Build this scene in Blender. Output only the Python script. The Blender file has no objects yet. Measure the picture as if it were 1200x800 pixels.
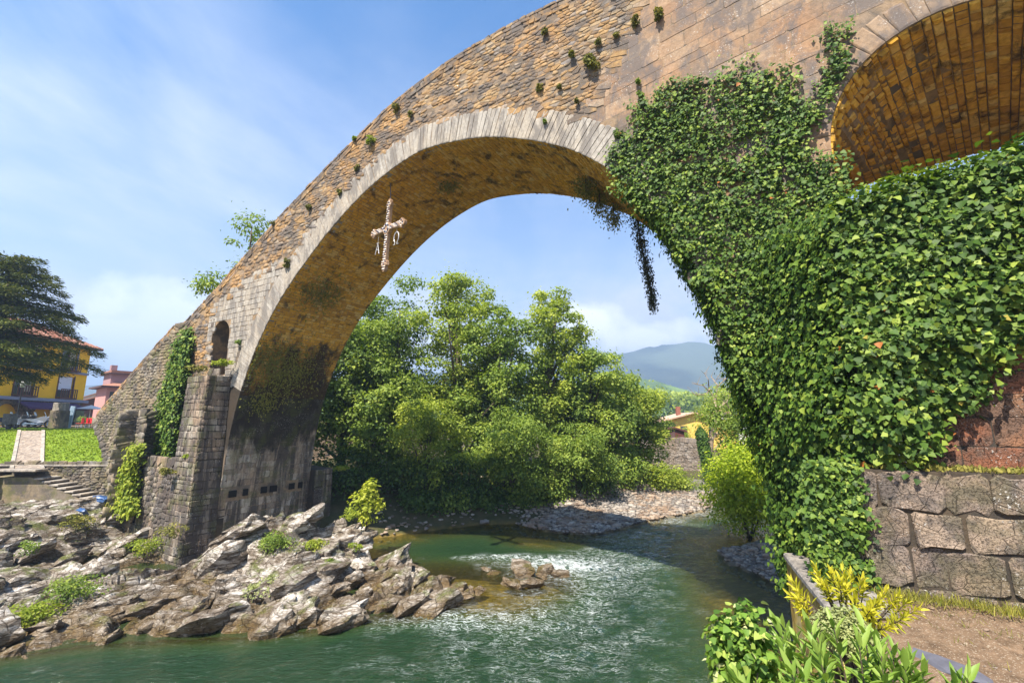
import bpy, bmesh, math, random
import numpy as np
from mathutils import Vector, Matrix, noise
from mathutils.geometry import tessellate_polygon
random.seed(7); rng = np.random.default_rng(7)
scene = bpy.context.scene
COL = scene.collection
R = math.radians

# ------------------------------------------------------------------ camera, world, sun, exposure
EYE = 6.0; PITCH = R(10); FPX = 533.0
cam = bpy.data.cameras.new('camera'); co = bpy.data.objects.new('camera', cam); COL.objects.link(co)
co.location = (0, 0, EYE); co.rotation_euler = (R(90) + PITCH, 0, 0)
cam.lens = 16.0; cam.sensor_width = 36; cam.clip_start = 0.05; cam.clip_end = 20000
scene.camera = co
SUN_AZ, SUN_EL = R(212), R(57)            # azimuth clockwise from +Y (the way the camera looks)
world = bpy.data.worlds.new('World'); scene.world = world; world.use_nodes = True
scene.view_settings.view_transform = 'Standard'; scene.view_settings.look = 'None'
scene.view_settings.gamma = 1.0; scene.view_settings.exposure = 1.52

def build_world():
    nt = world.node_tree; nt.nodes.clear(); N = nt.nodes.new; L = nt.links.new
    sky = N('ShaderNodeTexSky'); sky.sky_type = 'NISHITA'; sky.sun_disc = False
    sky.sun_elevation = SUN_EL; sky.sun_rotation = SUN_AZ; sky.air_density = 1.0; sky.dust_density = 0.6; sky.ozone_density = 2.5
    tc = N('ShaderNodeTexCoord')
    sep = N('ShaderNodeSeparateXYZ'); L(tc.outputs['Generated'], sep.inputs[0])
    # deeper blue with height, as the polarised summer sky shows it
    # project the direction on a cloud layer: xy / (z + k)
    add = N('ShaderNodeMath'); add.operation = 'ADD'; add.inputs[1].default_value = 0.16; L(sep.outputs['Z'], add.inputs[0])
    mx = N('ShaderNodeMath'); mx.operation = 'MAXIMUM'; mx.inputs[1].default_value = 0.05; L(add.outputs[0], mx.inputs[0])
    dx = N('ShaderNodeMath'); dx.operation = 'DIVIDE'; L(sep.outputs['X'], dx.inputs[0]); L(mx.outputs[0], dx.inputs[1])
    dy = N('ShaderNodeMath'); dy.operation = 'DIVIDE'; L(sep.outputs['Y'], dy.inputs[0]); L(mx.outputs[0], dy.inputs[1])
    cb = N('ShaderNodeCombineXYZ'); L(dx.outputs[0], cb.inputs[0]); L(dy.outputs[0], cb.inputs[1])
    def noise_(scale, detail, rough, sx=1, sy=1, rot=0, loc=(0, 0, 0), dist=0.0):
        mp = N('ShaderNodeMapping'); mp.inputs['Scale'].default_value = (sx, sy, 1); mp.inputs['Rotation'].default_value = (0, 0, rot); mp.inputs['Location'].default_value = loc
        L(cb.outputs[0], mp.inputs[0])
        n = N('ShaderNodeTexNoise'); n.inputs['Scale'].default_value = scale; n.inputs['Detail'].default_value = detail; n.inputs['Roughness'].default_value = rough
        n.inputs['Distortion'].default_value = dist
        L(mp.outputs[0], n.inputs['Vector']); return n
    def ramp(src, stops):
        r = N('ShaderNodeValToRGB'); e = r.color_ramp.elements
        e[0].position, e[0].color = stops[0][0], (stops[0][1],) * 3 + (1,)
        e[1].position, e[1].color = stops[-1][0], (stops[-1][1],) * 3 + (1,)
        for p, v in stops[1:-1]:
            q = e.new(p); q.color = (v, v, v, 1)
        L(src, r.inputs[0]); return r.outputs[0]
    def mth(op, a, b=None, clamp=False):
        m = N('ShaderNodeMath'); m.operation = op; m.use_clamp = clamp
        for i, v in enumerate((a, b)):
            if v is None: continue
            if isinstance(v, (int, float)): m.inputs[i].default_value = v
            else: L(v, m.inputs[i])
        return m.outputs[0]
    w1 = ramp(noise_(0.55, 8, 0.55, 1, 0.62, R(-25), (0.7, 0.2, 0), 0.5).outputs[0], [(0.40, 0), (0.53, 0.6), (0.66, 1.0)])
    w2 = ramp(noise_(1.9, 10, 0.62, 1, 0.5, R(-15), (3.1, 2.2, 0), 0.3).outputs[0], [(0.36, 0.2), (0.7, 1.0)])
    wisps = mth('MULTIPLY', w1, w2)
    low = ramp(sep.outputs['Z'], [(0.0, 1.0), (0.10, 0.85), (0.26, 0.52), (0.42, 0.20), (0.56, 0.02)])       # milky band towards the horizon
    # cumulus near the horizon
    cz = N('ShaderNodeTexNoise'); cz.inputs['Scale'].default_value = 4.2; cz.inputs['Detail'].default_value = 9; cz.inputs['Roughness'].default_value = 0.5
    mpc = N('ShaderNodeMapping'); mpc.inputs['Scale'].default_value = (1, 1, 2.2); mpc.inputs['Location'].default_value = (0.35, 0.1, 0.2)
    L(tc.outputs['Generated'], mpc.inputs[0]); L(mpc.outputs[0], cz.inputs['Vector'])
    cum = mth('MULTIPLY', ramp(cz.outputs[0], [(0.47, 0), (0.60, 0.95)]), ramp(sep.outputs['Z'], [(0.0, .9), (0.16, 0.8), (0.24, 0.0), (0.6, 0)]))
    nd = N('ShaderNodeTexNoise'); nd.inputs['Scale'].default_value = 9.0; nd.inputs['Detail'].default_value = 8; nd.inputs['Roughness'].default_value = .58; L(tc.outputs['Generated'], nd.inputs['Vector'])
    for (cx, cy, cz_), sx, sz, amp in (((.155, .955, .205), 7.5, 17, 1.0), ((.30, .93, .175), 6.5, 20, .9), ((.03, .98, .15), 6.0, 20, .6), ((-.52, .83, .16), 3.2, 13, .7)):
        a1 = mth('MULTIPLY', mth('SUBTRACT', sep.outputs['X'], cx), sx); b1 = mth('MULTIPLY', mth('SUBTRACT', sep.outputs['Z'], cz_), sz); c1 = mth('MULTIPLY', mth('SUBTRACT', sep.outputs['Y'], cy), sx)
        dq = mth('SQRT', mth('ADD', mth('ADD', mth('MULTIPLY', a1, a1), mth('MULTIPLY', b1, b1)), mth('MULTIPLY', c1, c1)))
        cum = mth('MAXIMUM', cum, mth('MULTIPLY', ramp(mth('ADD', dq, mth('MULTIPLY', mth('SUBTRACT', nd.outputs[0], .5), 2.6)), [(.35, 1), (.95, 0)]), amp))
    tot = mth('MAXIMUM', mth('ADD', wisps, low, True), cum)
    mix = N('ShaderNodeMixRGB'); L(tot, mix.inputs[0])
    hue = N('ShaderNodeHueSaturation'); hue.inputs['Saturation'].default_value = 1.9; hue.inputs['Value'].default_value = .72
    L(sky.outputs[0], hue.inputs['Color']); L(hue.outputs[0], mix.inputs[1])
    mix.inputs[2].default_value = (3.1, 3.3, 3.85, 1)
    mixc = N('ShaderNodeMixRGB'); L(cum, mixc.inputs[0]); L(mix.outputs[0], mixc.inputs[1]); mixc.inputs[2].default_value = (5.6, 5.6, 5.6, 1)
    bg = N('ShaderNodeBackground'); bg.inputs['Strength'].default_value = 0.11
    out = N('ShaderNodeOutputWorld'); L(mixc.outputs[0], bg.inputs[0]); L(bg.outputs[0], out.inputs[0])
build_world()
sun = bpy.data.lights.new('sun', 'SUN'); sun.energy = 5.0; sun.angle = R(0.5); sun.color = (1.0, 0.93, 0.82)
so = bpy.data.objects.new('sun', sun); COL.objects.link(so)
sdir = Vector((math.sin(SUN_AZ) * math.cos(SUN_EL), math.cos(SUN_AZ) * math.cos(SUN_EL), math.sin(SUN_EL)))
so.rotation_euler = sdir.to_track_quat('Z', 'Y').to_euler(); so.location = (30, -30, 60)

# ------------------------------------------------------------------ layout helpers
cP, sP = math.cos(PITCH), math.sin(PITCH)
BN = np.array([.5, .8660254, 0]); BR = np.array([.8660254, -.5, 0]); BO = BN * 12.0; BW = 4.6
def ray(px, py):
    x = (px - 600) / FPX; y = (400 - py) / FPX
    return np.array([x, cP - sP * y, sP + cP * y])
def at(px, py, Y):                       # world point on the plane y = Y
    r = ray(px, py); return np.array([0, 0, EYE]) + r * Y / r[1]
def onz(px, py, z=0.0):
    r = ray(px, py); return np.array([0, 0, EYE]) + r * (z - EYE) / r[2]
def onb(px, py, t=0.0):                  # (s, z) on the bridge's face, t metres behind its front plane
    r = ray(px, py); q = r * (12 + t) / (r @ BN); return float(q @ BR), float(q[2] + EYE)
def proj(P):
    P = np.asarray(P, float); x, y, z = P[..., 0], P[..., 1], P[..., 2] - EYE
    d = np.maximum(cP * y + sP * z, 0.05); v = -sP * y + cP * z
    return np.stack([600 + FPX * x / d, 400 - FPX * v / d], -1)
def B(s, t, z):                          # bridge frame -> world
    s, t, z = np.broadcast_arrays(np.asarray(s, float), np.asarray(t, float), np.asarray(z, float))
    return BO + s[..., None] * BR + t[..., None] * BN + z[..., None] * np.array([0, 0, 1.])
def vnoise(P, sc=1.0, octv=3):
    P = np.asarray(P, float) * sc
    return np.array([noise.fractal(Vector(p), 1.0, 2.0, octv) for p in P])

# numpy value noise for big arrays
_perm = np.random.default_rng(3).random((64, 64, 64)).astype(np.float32)
def nz(x, y, z=0.0, octv=1):
    x, y, z = np.broadcast_arrays(np.asarray(x, float), np.asarray(y, float), np.asarray(z, float))
    tot = np.zeros(x.shape); amp = 1.0; nrm = 0
    for o in range(octv):
        k = 2.0 ** o; X, Y, Z = x * k + 17.3 * o, y * k + 5.1 * o, z * k + 9.7 * o
        xi, yi, zi = np.floor(X).astype(int), np.floor(Y).astype(int), np.floor(Z).astype(int)
        fx, fy, fz = X - xi, Y - yi, Z - zi
        fx, fy, fz = [q * q * (3 - 2 * q) for q in (fx, fy, fz)]
        def g(a, b, c): return _perm[(xi + a) % 64, (yi + b) % 64, (zi + c) % 64]
        v = ((g(0,0,0)*(1-fx)+g(1,0,0)*fx)*(1-fy)+(g(0,1,0)*(1-fx)+g(1,1,0)*fx)*fy)*(1-fz) + \
            ((g(0,0,1)*(1-fx)+g(1,0,1)*fx)*(1-fy)+(g(0,1,1)*(1-fx)+g(1,1,1)*fx)*fy)*fz
        tot += (v * 2 - 1) * amp; nrm += amp; amp *= 0.5
    return tot / nrm

# ------------------------------------------------------------------ object helpers
def thing(name, label, cat, group=None, loc=(0, 0, 0)):
    o = bpy.data.objects.new(name, None); COL.objects.link(o); o.location = loc
    o.empty_display_size = 0.3
    o['label'] = label; o['category'] = cat
    if group: o['group'] = group
    return o
def tag(o, label, cat, group=None, kind=None):
    o['label'] = label; o['category'] = cat
    if group: o['group'] = group
    if kind: o['kind'] = kind
    return o
def link(name, me, parent=None, local=False):
    o = bpy.data.objects.new(name, me); COL.objects.link(o)
    if parent is not None:
        o.parent = parent
        if not local:
            # a part built in world coordinates sits under its thing's Empty; a sub-part's parent is already at the world origin
            if parent.parent is None: o.matrix_parent_inverse = Matrix.Translation(-parent.location)
    return o
def mesh_np(name, V, F, mat=None, smooth=False, attrs=None):
    """V (n,3); F: (m,k) array, or list of such arrays"""
    me = bpy.data.meshes.new(name)
    V = np.asarray(V, np.float32)
    Fs = F if isinstance(F, list) else [F]
    Fs = [np.asarray(f, np.int32) for f in Fs if len(f)]
    me.vertices.add(len(V)); me.vertices.foreach_set('co', V.ravel())
    loops = np.concatenate([f.ravel() for f in Fs]); me.loops.add(len(loops)); me.loops.foreach_set('vertex_index', loops)
    tot = np.concatenate([np.full(len(f), f.shape[1], np.int32) for f in Fs])
    st = np.concatenate([[0], np.cumsum(tot)[:-1]]).astype(np.int32)
    me.polygons.add(len(tot)); me.polygons.foreach_set('loop_start', st); me.polygons.foreach_set('loop_total', tot)
    if smooth: me.polygons.foreach_set('use_smooth', np.ones(len(tot), bool))
    me.update(calc_edges=True); me.validate()
    if attrs:
        for k, a in attrs.items():
            at_ = me.attributes.new(k, 'FLOAT', 'POINT'); at_.data.foreach_set('value', np.asarray(a, np.float32))
    if mat: me.materials.append(mat)
    return me
def mesh_py(name, V, F, mat=None, smooth=False, tint=None):
    me = bpy.data.meshes.new(name); me.from_pydata([tuple(map(float, v)) for v in V], [], F); me.update()
    if smooth: me.polygons.foreach_set('use_smooth', [True] * len(me.polygons))
    if tint is not None:
        a = me.attributes.new('tint', 'FLOAT', 'POINT'); a.data.foreach_set('value', np.full(len(V), tint, np.float32) if np.isscalar(tint) else np.asarray(tint, np.float32))
    if mat: me.materials.append(mat)
    return me

class MB:
    """collects boxes, tubes, lathes into one mesh"""
    def __init__(s): s.V = []; s.F = []; s.n = 0
    def add(s, V, F):
        V = [tuple(map(float, v)) for v in V]
        s.F += [tuple(i + s.n for i in f) for f in F]; s.V += V; s.n += len(V); return s
    def box(s, c, d, M=None, bev=0.0):
        x, y, z = [q / 2 for q in d]
        if bev > 0:
            b = min(bev, x * .9, y * .9, z * .9); V = []
            bm = bmesh.new(); bmesh.ops.create_cube(bm, size=1.0)
            for v in bm.verts: v.co = Vector((v.co.x * d[0], v.co.y * d[1], v.co.z * d[2]))
            bmesh.ops.bevel(bm, geom=list(bm.edges), offset=b, segments=1, affect='EDGES')
            bm.verts.index_update(); V = [v.co.copy() for v in bm.verts]; F = [tuple(v.index for v in f.verts) for f in bm.faces]; bm.free()
        else:
            V = [Vector((i * x, j * y, k * z)) for i in (-1, 1) for j in (-1, 1) for k in (-1, 1)]
            F = [(0, 1, 3, 2), (4, 6, 7, 5), (0, 4, 5, 1), (2, 3, 7, 6), (0, 2, 6, 4), (1, 5, 7, 3)]
        if M is not None: V = [M @ v for v in V]
        return s.add([v + Vector(c) for v in V], F)
    def tube(s, pts, rad, seg=6, cap=True):
        pts = [Vector(p) for p in pts]; n = len(pts)
        rad = [rad] * n if isinstance(rad, (int, float)) else list(rad); V = []; F = []
        ref = Vector((0.13, 0.31, 0.94))
        for i, p in enumerate(pts):
            d = (pts[min(i + 1, n - 1)] - pts[max(i - 1, 0)])
            d = d.normalized() if d.length > 1e-9 else Vector((0, 0, 1))
            a = d.cross(ref)
            if a.length < 0.15: a = d.cross(Vector((1, 0, 0)))
            a.normalize(); b = d.cross(a)
            for k in range(seg):
                q = 2 * math.pi * k / seg; V.append(p + (a * math.cos(q) + b * math.sin(q)) * rad[i])
        for i in range(n - 1):
            for k in range(seg):
                k2 = (k + 1) % seg; F.append((i * seg + k, i * seg + k2, (i + 1) * seg + k2, (i + 1) * seg + k))
        if cap: F += [tuple(range(seg))[::-1], tuple((n - 1) * seg + k for k in range(seg))]
        return s.add(V, F)
    def torus(s, c, R1, r, M=None, seg=20, sub=6):
        V = []; F = []
        for i in range(seg):
            a = 2 * math.pi * i / seg
            for j in range(sub):
                b = 2 * math.pi * j / sub
                v = Vector(((R1 + r * math.cos(b)) * math.cos(a), r * math.sin(b), (R1 + r * math.cos(b)) * math.sin(a)))
                V.append((M @ v if M is not None else v) + Vector(c))
                F.append((i * sub + j, ((i + 1) % seg) * sub + j, ((i + 1) % seg) * sub + (j + 1) % sub, i * sub + (j + 1) % sub))
        return s.add(V, F)
    def prism(s, poly, z0, z1):
        n = len(poly); V = [(x, y, z0) for x, y in poly] + [(x, y, z1) for x, y in poly]
        F = [tuple(range(n))[::-1], tuple(range(n, 2 * n))] + [(i, (i + 1) % n, n + (i + 1) % n, n + i) for i in range(n)]
        return s.add(V, F)
    def build(s, name, mat, parent=None, smooth=False, tint=None, local=False):
        me = mesh_py(name, s.V, s.F, mat, smooth, tint)
        bm = bmesh.new(); bm.from_mesh(me); bmesh.ops.recalc_face_normals(bm, faces=bm.faces); bm.to_mesh(me); bm.free()
        return link(name, me, parent, local)

# ------------------------------------------------------------------ materials
def node_mat(name):
    m = bpy.data.materials.new(name); m.use_nodes = True; nt = m.node_tree; nt.nodes.clear()
    return m, nt
class NB:
    def __init__(s, name):
        s.m, s.nt = node_mat(name); s.N = s.nt.nodes.new; s.L = s.nt.links.new
        s.geo = s.N('ShaderNodeNewGeometry'); s.tc = None
    def pos(s): return s.geo.outputs['Position']
    def objpos(s):
        if s.tc is None: s.tc = s.N('ShaderNodeTexCoord')
        return s.tc.outputs['Object']
    def mapv(s, src, scale=(1, 1, 1), rot=(0, 0, 0), loc=(0, 0, 0)):
        mp = s.N('ShaderNodeMapping'); mp.inputs['Scale'].default_value = scale; mp.inputs['Rotation'].default_value = rot; mp.inputs['Location'].default_value = loc
        s.L(src, mp.inputs[0]); return mp.outputs[0]
    def noise(s, src, scale, detail=5, rough=0.55, dist=0.0):
        n = s.N('ShaderNodeTexNoise'); n.inputs['Scale'].default_value = scale; n.inputs['Detail'].default_value = detail
        n.inputs['Roughness'].default_value = rough; n.inputs['Distortion'].default_value = dist; s.L(src, n.inputs['Vector']); return n.outputs[0]
    def voro(s, src, scale, feat='F1', out='Distance'):
        n = s.N('ShaderNodeTexVoronoi'); n.inputs['Scale'].default_value = scale; n.feature = feat; s.L(src, n.inputs['Vector']); return n.outputs[out]
    def ramp(s, src, stops, interp='LINEAR'):
        r = s.N('ShaderNodeValToRGB'); r.color_ramp.interpolation = interp; e = r.color_ramp.elements
        def c4(c): return (c, c, c, 1) if isinstance(c, (int, float)) else tuple(c) + (1,)
        e[0].position, e[0].color = stops[0][0], c4(stops[0][1]); e[1].position, e[1].color = stops[-1][0], c4(stops[-1][1])
        for p, v in stops[1:-1]:
            q = e.new(p); q.color = c4(v)
        s.L(src, r.inputs[0]); return r.outputs[0]
    def attr(s, name='tint'):
        a = s.N('ShaderNodeAttribute'); a.attribute_name = name; return a.outputs['Fac']
    def mix(s, fac, a, b, mode='MIX'):
        m = s.N('ShaderNodeMixRGB'); m.blend_type = mode
        for i, v in enumerate((fac, a, b)):
            if isinstance(v, (int, float)): m.inputs[i].default_value = v if i == 0 else (v, v, v, 1)
            elif isinstance(v, tuple): m.inputs[i].default_value = v + (1,)
            else: s.L(v, m.inputs[i])
        return m.outputs[0]
    def math(s, op, a, b=None, clamp=False):
        m = s.N('ShaderNodeMath'); m.operation = op; m.use_clamp = clamp
        for i, v in enumerate((a, b)):
            if v is None: continue
            if isinstance(v, (int, float)): m.inputs[i].default_value = v
            else: s.L(v, m.inputs[i])
        return m.outputs[0]
    def bump(s, h, strength=0.5, dist=0.02):
        b = s.N('ShaderNodeBump'); b.inputs['Strength'].default_value = strength; b.inputs['Distance'].default_value = dist
        s.L(h, b.inputs['Height']); return b.outputs[0]
    def principled(s, col, rough=0.8, spec=0.3, normal=None, metal=0.0, **kw):
        p = s.N('ShaderNodeBsdfPrincipled')
        for k, v in (('Base Color', col), ('Roughness', rough), ('Metallic', metal), ('Specular IOR Level', spec)):
            if isinstance(v, (int, float)): p.inputs[k].default_value = v
            elif isinstance(v, tuple): p.inputs[k].default_value = v + (1,)
            else: s.L(v, p.inputs[k])
        if normal is not None: s.L(normal, p.inputs['Normal'])
        for k, v in kw.items(): p.inputs[k].default_value = v
        return p.outputs[0]
    def out(s, sh):
        o = s.N('ShaderNodeOutputMaterial'); s.L(sh, o.inputs[0]); return s.m

def plain(name, col, rough=0.6, metal=0.0, spec=0.4, var=0.12, scale=3.0):
    b = NB(name); n = b.noise(b.objpos(), scale, 6, 0.6)
    c = b.mix(b.ramp(n, [(0.3, 0.0), (0.75, 1.0)]), tuple(q * (1 - var) for q in col), tuple(min(1, q * (1 + var)) for q in col))
    return b.out(b.principled(c, rough, spec, b.bump(b.noise(b.objpos(), scale * 12, 3), 0.15, 0.01), metal))

def stone_mat(name, pal, patch=None, patch_scale=0.5, dark=None, dark_amt=0.5, dark_scale=(1, 1, 1), fleck=0.0, bump=0.7, fine=1.0, moss=None, soot=None, pit=0):
    """pal: ramp stops on the per-stone tint; patch: second palette colour mixed in by large noise;
       dark: lichen/soot colour; fleck: pale lichen spots"""
    b = NB(name); P = b.pos()
    col = b.ramp(b.attr(), pal)
    grain = b.noise(P, 9 * fine, 8, 0.65)
    if patch is not None:
        pn = b.ramp(b.noise(P, patch_scale, 5, 0.6, 0.6), [(0.42, 0.0), (0.6, 1.0)])
        col = b.mix(pn, col, b.mix(0.55, col, patch))
    col = b.mix(b.ramp(grain, [(0.25, 0.75), (0.75, 0.0)]), col, b.mix(1.0, col, (0.42, 0.40, 0.38), 'MULTIPLY'))
    if dark is not None:
        dn = b.noise(b.mapv(P, dark_scale), 1.0, 9, 0.68, 0.4)
        col = b.mix(b.math('MULTIPLY', b.ramp(dn, [(0.5 - 0.16 * dark_amt + 0.02, 0.0), (0.62 - 0.12 * dark_amt, 1.0)]), 0.85), col, dark)
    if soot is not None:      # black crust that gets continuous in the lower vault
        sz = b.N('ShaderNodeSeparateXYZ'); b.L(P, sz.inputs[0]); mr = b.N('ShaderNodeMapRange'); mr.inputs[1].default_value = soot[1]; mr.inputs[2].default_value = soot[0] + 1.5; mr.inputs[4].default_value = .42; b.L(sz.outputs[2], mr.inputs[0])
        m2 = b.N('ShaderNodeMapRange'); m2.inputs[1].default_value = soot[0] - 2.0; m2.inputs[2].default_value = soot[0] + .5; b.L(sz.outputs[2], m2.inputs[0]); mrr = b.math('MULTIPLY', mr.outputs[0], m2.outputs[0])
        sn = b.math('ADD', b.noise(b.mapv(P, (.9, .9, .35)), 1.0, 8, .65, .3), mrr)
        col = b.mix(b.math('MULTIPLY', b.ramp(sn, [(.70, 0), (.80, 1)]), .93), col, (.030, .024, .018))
    if moss is not None:
        mn = b.math('MULTIPLY', b.ramp(b.noise(P, 1.3, 7, 0.65), [(0.5, 0), (0.6, 1)]), moss[1])
        col = b.mix(mn, col, moss[0])
    if fleck > 0:
        fn = b.math('MULTIPLY', b.ramp(b.noise(P, 26, 4, 0.6), [(0.60, 0), (0.66, 1)]), b.ramp(b.noise(P, 1.7, 4, 0.6), [(0.45, 0), (0.62, 1)]))
        col = b.mix(b.math('MULTIPLY', fn, fleck), col, (0.62, 0.60, 0.55))
    h = b.math('ADD', b.math('MULTIPLY', grain, 0.6), b.math('MULTIPLY', b.noise(P, 40 * fine, 6, 0.7), 0.4))
    if pit:       # weather pits and hairline cracks
        pn_ = b.ramp(b.noise(P, 34, 6, .75), [(.36, 1), (.46, 0)]); cr_ = b.ramp(b.voro(b.mapv(P, (1, 1, 1.6)), 3.1, 'DISTANCE_TO_EDGE'), [(0, 1), (.018, 0)])
        k_ = b.math('MAXIMUM', pn_, b.math('MULTIPLY', cr_, .8)); col = b.mix(b.math('MULTIPLY', k_, pit), col, b.mix(1.0, col, (.30, .27, .24), 'MULTIPLY')); h = b.math('SUBTRACT', h, b.math('MULTIPLY', k_, .7))
    return b.out(b.principled(col, 0.9, 0.2, b.bump(h, bump, 0.05 if pit else 0.03)))

def leaf_mat(name, stops, trans=0.35, gloss=0.35, spec=0.35, patch=None):
    b = NB(name); col = b.ramp(b.attr(), stops)
    pn = b.noise(b.pos(), 0.9, 3, 0.5)
    col = b.mix(b.ramp(pn, [(0.3, 0.0), (0.7, 0.35)]), col, b.mix(1.0, col, (1.25, 1.2, 0.7), 'MULTIPLY'))
    bs = b.principled(col, gloss + 0.15, spec)
    tr = b.N('ShaderNodeBsdfTranslucent'); b.L(b.mix(1.0, col, (1.5, 1.55, 0.7), 'MULTIPLY'), tr.inputs[0])
    mx = b.N('ShaderNodeMixShader'); mx.inputs[0].default_value = trans; b.L(bs, mx.inputs[1]); b.L(tr.outputs[0], mx.inputs[2])
    return b.out(mx.outputs[0])

M = {}
M['rubble'] = stone_mat('rubble_stone', [(0, (.20, .14, .09)), (.3, (.35, .21, .09)), (.6, (.44, .28, .125)), (.85, (.42, .32, .20)), (1, (.31, .28, .26))],
    patch=(.46, .25, .09), patch_scale=.45, dark=(.10, .088, .08), dark_amt=.5, dark_scale=(1.1, 1.1, 1.6), fleck=.4, bump=.8)
M['rubble_grey'] = stone_mat('rubble_grey_stone', [(0, (.13, .11, .09)), (.4, (.27, .22, .16)), (.75, (.34, .29, .22)), (1, (.25, .23, .21))],
    patch=(.30, .22, .12), patch_scale=.3, dark=(.08, .07, .06), dark_amt=.35, fleck=.3, bump=.8, moss=((.12, .12, .03), .5))
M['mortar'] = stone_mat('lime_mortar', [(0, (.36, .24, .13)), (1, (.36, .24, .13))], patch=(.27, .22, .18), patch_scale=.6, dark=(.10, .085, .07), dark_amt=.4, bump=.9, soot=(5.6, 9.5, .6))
M['mortar_dark'] = stone_mat('dark_joint', [(0, (.10, .075, .05)), (1, (.10, .075, .05))], dark=(.04, .035, .03), dark_amt=.4, bump=.9)
M['ring'] = stone_mat('ring_stone', [(0, (.37, .33, .28)), (.5, (.42, .38, .325)), (1, (.47, .43, .37))], patch=(.46, .38, .28), patch_scale=.5,
    dark=(.17, .15, .13), dark_amt=.4, dark_scale=(3, 3, 1), fleck=.3, bump=.6)
M['ashlar'] = stone_mat('ashlar_stone', [(0, (.27, .19, .13)), (.5, (.34, .235, .15)), (1, (.42, .31, .21))], patch=(.44, .23, .11), patch_scale=.45,
    dark=(.13, .11, .10), dark_amt=.45, dark_scale=(1.3, 1.3, .9), fleck=.7, bump=.6)
M['vault'] = stone_mat('vault_stone', [(0, (.48, .25, .05)), (.35, (.70, .37, .055)), (.7, (.82, .46, .07)), (1, (.78, .54, .20))], patch=(.85, .43, .03), patch_scale=.5,
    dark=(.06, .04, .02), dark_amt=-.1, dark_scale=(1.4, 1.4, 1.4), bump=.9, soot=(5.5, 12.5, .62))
M['pier'] = stone_mat('pier_stone', [(0, (.26, .21, .17)), (.5, (.44, .36, .27)), (1, (.62, .56, .47))], patch=(.46, .30, .17), patch_scale=.6,
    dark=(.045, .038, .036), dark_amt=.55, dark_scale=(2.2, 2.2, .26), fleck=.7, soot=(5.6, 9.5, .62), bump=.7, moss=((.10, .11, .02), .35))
M['pier_clean'] = stone_mat('buttress_stone', [(0, (.19, .155, .125)), (.5, (.31, .25, .19)), (1, (.50, .44, .36))], patch=(.46, .30, .17), patch_scale=.6,
    dark=(.045, .038, .036), dark_amt=.9, dark_scale=(2.2, 2.2, .26), fleck=.7, bump=.7, moss=((.10, .11, .02), .35))
M['redwall'] = stone_mat('red_sandstone', [(0, (.27, .10, .055)), (.5, (.36, .15, .08)), (1, (.42, .22, .12))], dark=(.12, .08, .06), dark_amt=.3, fleck=1.0, bump=.9, pit=.45)
M['block'] = stone_mat('weathered_block', [(0, (.26, .20, .16)), (.5, (.34, .27, .22)), (1, (.46, .35, .25))], patch=(.42, .30, .19), patch_scale=.9,
    dark=(.10, .085, .075), dark_amt=.5, dark_scale=(2.6, 2.6, 2.6), fleck=.9, bump=1.0, pit=.35, moss=((.16, .14, .05), .3))
M['rock'] = None

# ------------------------------------------------------------------ masonry
def voronoi(seeds, reach):
    """cells of 2-D seeds by half-plane clipping (seeds: list of (a,b)); reach: neighbour radius"""
    S = np.asarray(seeds, float); cells = []
    gx = {}; k = 1.0 / reach
    for i, (a, b) in enumerate(S): gx.setdefault((int(math.floor(a * k)), int(math.floor(b * k))), []).append(i)
    for i, (a, b) in enumerate(S):
        ci, cj = int(math.floor(a * k)), int(math.floor(b * k))
        nb = [j for di in (-1, 0, 1) for dj in (-1, 0, 1) for j in gx.get((ci + di, cj + dj), ()) if j != i]
        nb.sort(key=lambda j: (S[j][0] - a) ** 2 + (S[j][1] - b) ** 2)
        q = reach * .8; poly = [(a - q, b - q), (a + q, b - q), (a + q, b + q), (a - q, b + q)]
        for j in nb[:14]:
            mx_, my_ = (a + S[j][0]) / 2, (b + S[j][1]) / 2; nx_, ny_ = S[j][0] - a, S[j][1] - b
            out = []; m = len(poly)
            for q_ in range(m):
                p0, p1 = poly[q_], poly[(q_ + 1) % m]
                d0 = (p0[0] - mx_) * nx_ + (p0[1] - my_) * ny_; d1 = (p1[0] - mx_) * nx_ + (p1[1] - my_) * ny_
                if d0 <= 0: out.append(p0)
                if d0 * d1 < 0:
                    t = d0 / (d0 - d1); out.append((p0[0] + (p1[0] - p0[0]) * t, p0[1] + (p1[1] - p0[1]) * t))
            poly = out
            if len(poly) < 3: break
        cells.append(poly if len(poly) >= 3 else None)
    return cells
def rubble_cells(a0, a1, b0, b1, w, h, jit=.42, keep=None, gap=.012):
    seeds = []; nb = int((b1 - b0) / h) + 1; na = int((a1 - a0) / w) + 1
    for j in range(-1, nb + 1):
        for i in range(-1, na + 1):
            a = (i + .5 * (j % 2) + random.uniform(-jit, jit)); b = (j + random.uniform(-jit * .75, jit * .75))
            if random.random() < .07: continue
            if keep is None or keep(a0 + a * w, b0 + b * h) : seeds.append((a, b))
    out = []
    for poly in voronoi(seeds, 1.9):
        if not poly: continue
        P = [(a0 + p[0] * w, b0 + p[1] * h) for p in poly]
        P = clean_poly(P, min(w, h) * .12)
        if P: out.append(inset(P, gap))
    return out
def clean_poly(P, tol):
    Q = []
    for p in P:
        if not Q or math.hypot(p[0] - Q[-1][0], p[1] - Q[-1][1]) > tol: Q.append(p)
    while len(Q) > 3 and math.hypot(Q[0][0] - Q[-1][0], Q[0][1] - Q[-1][1]) < tol: Q.pop()
    return Q if len(Q) >= 3 else None
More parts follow.
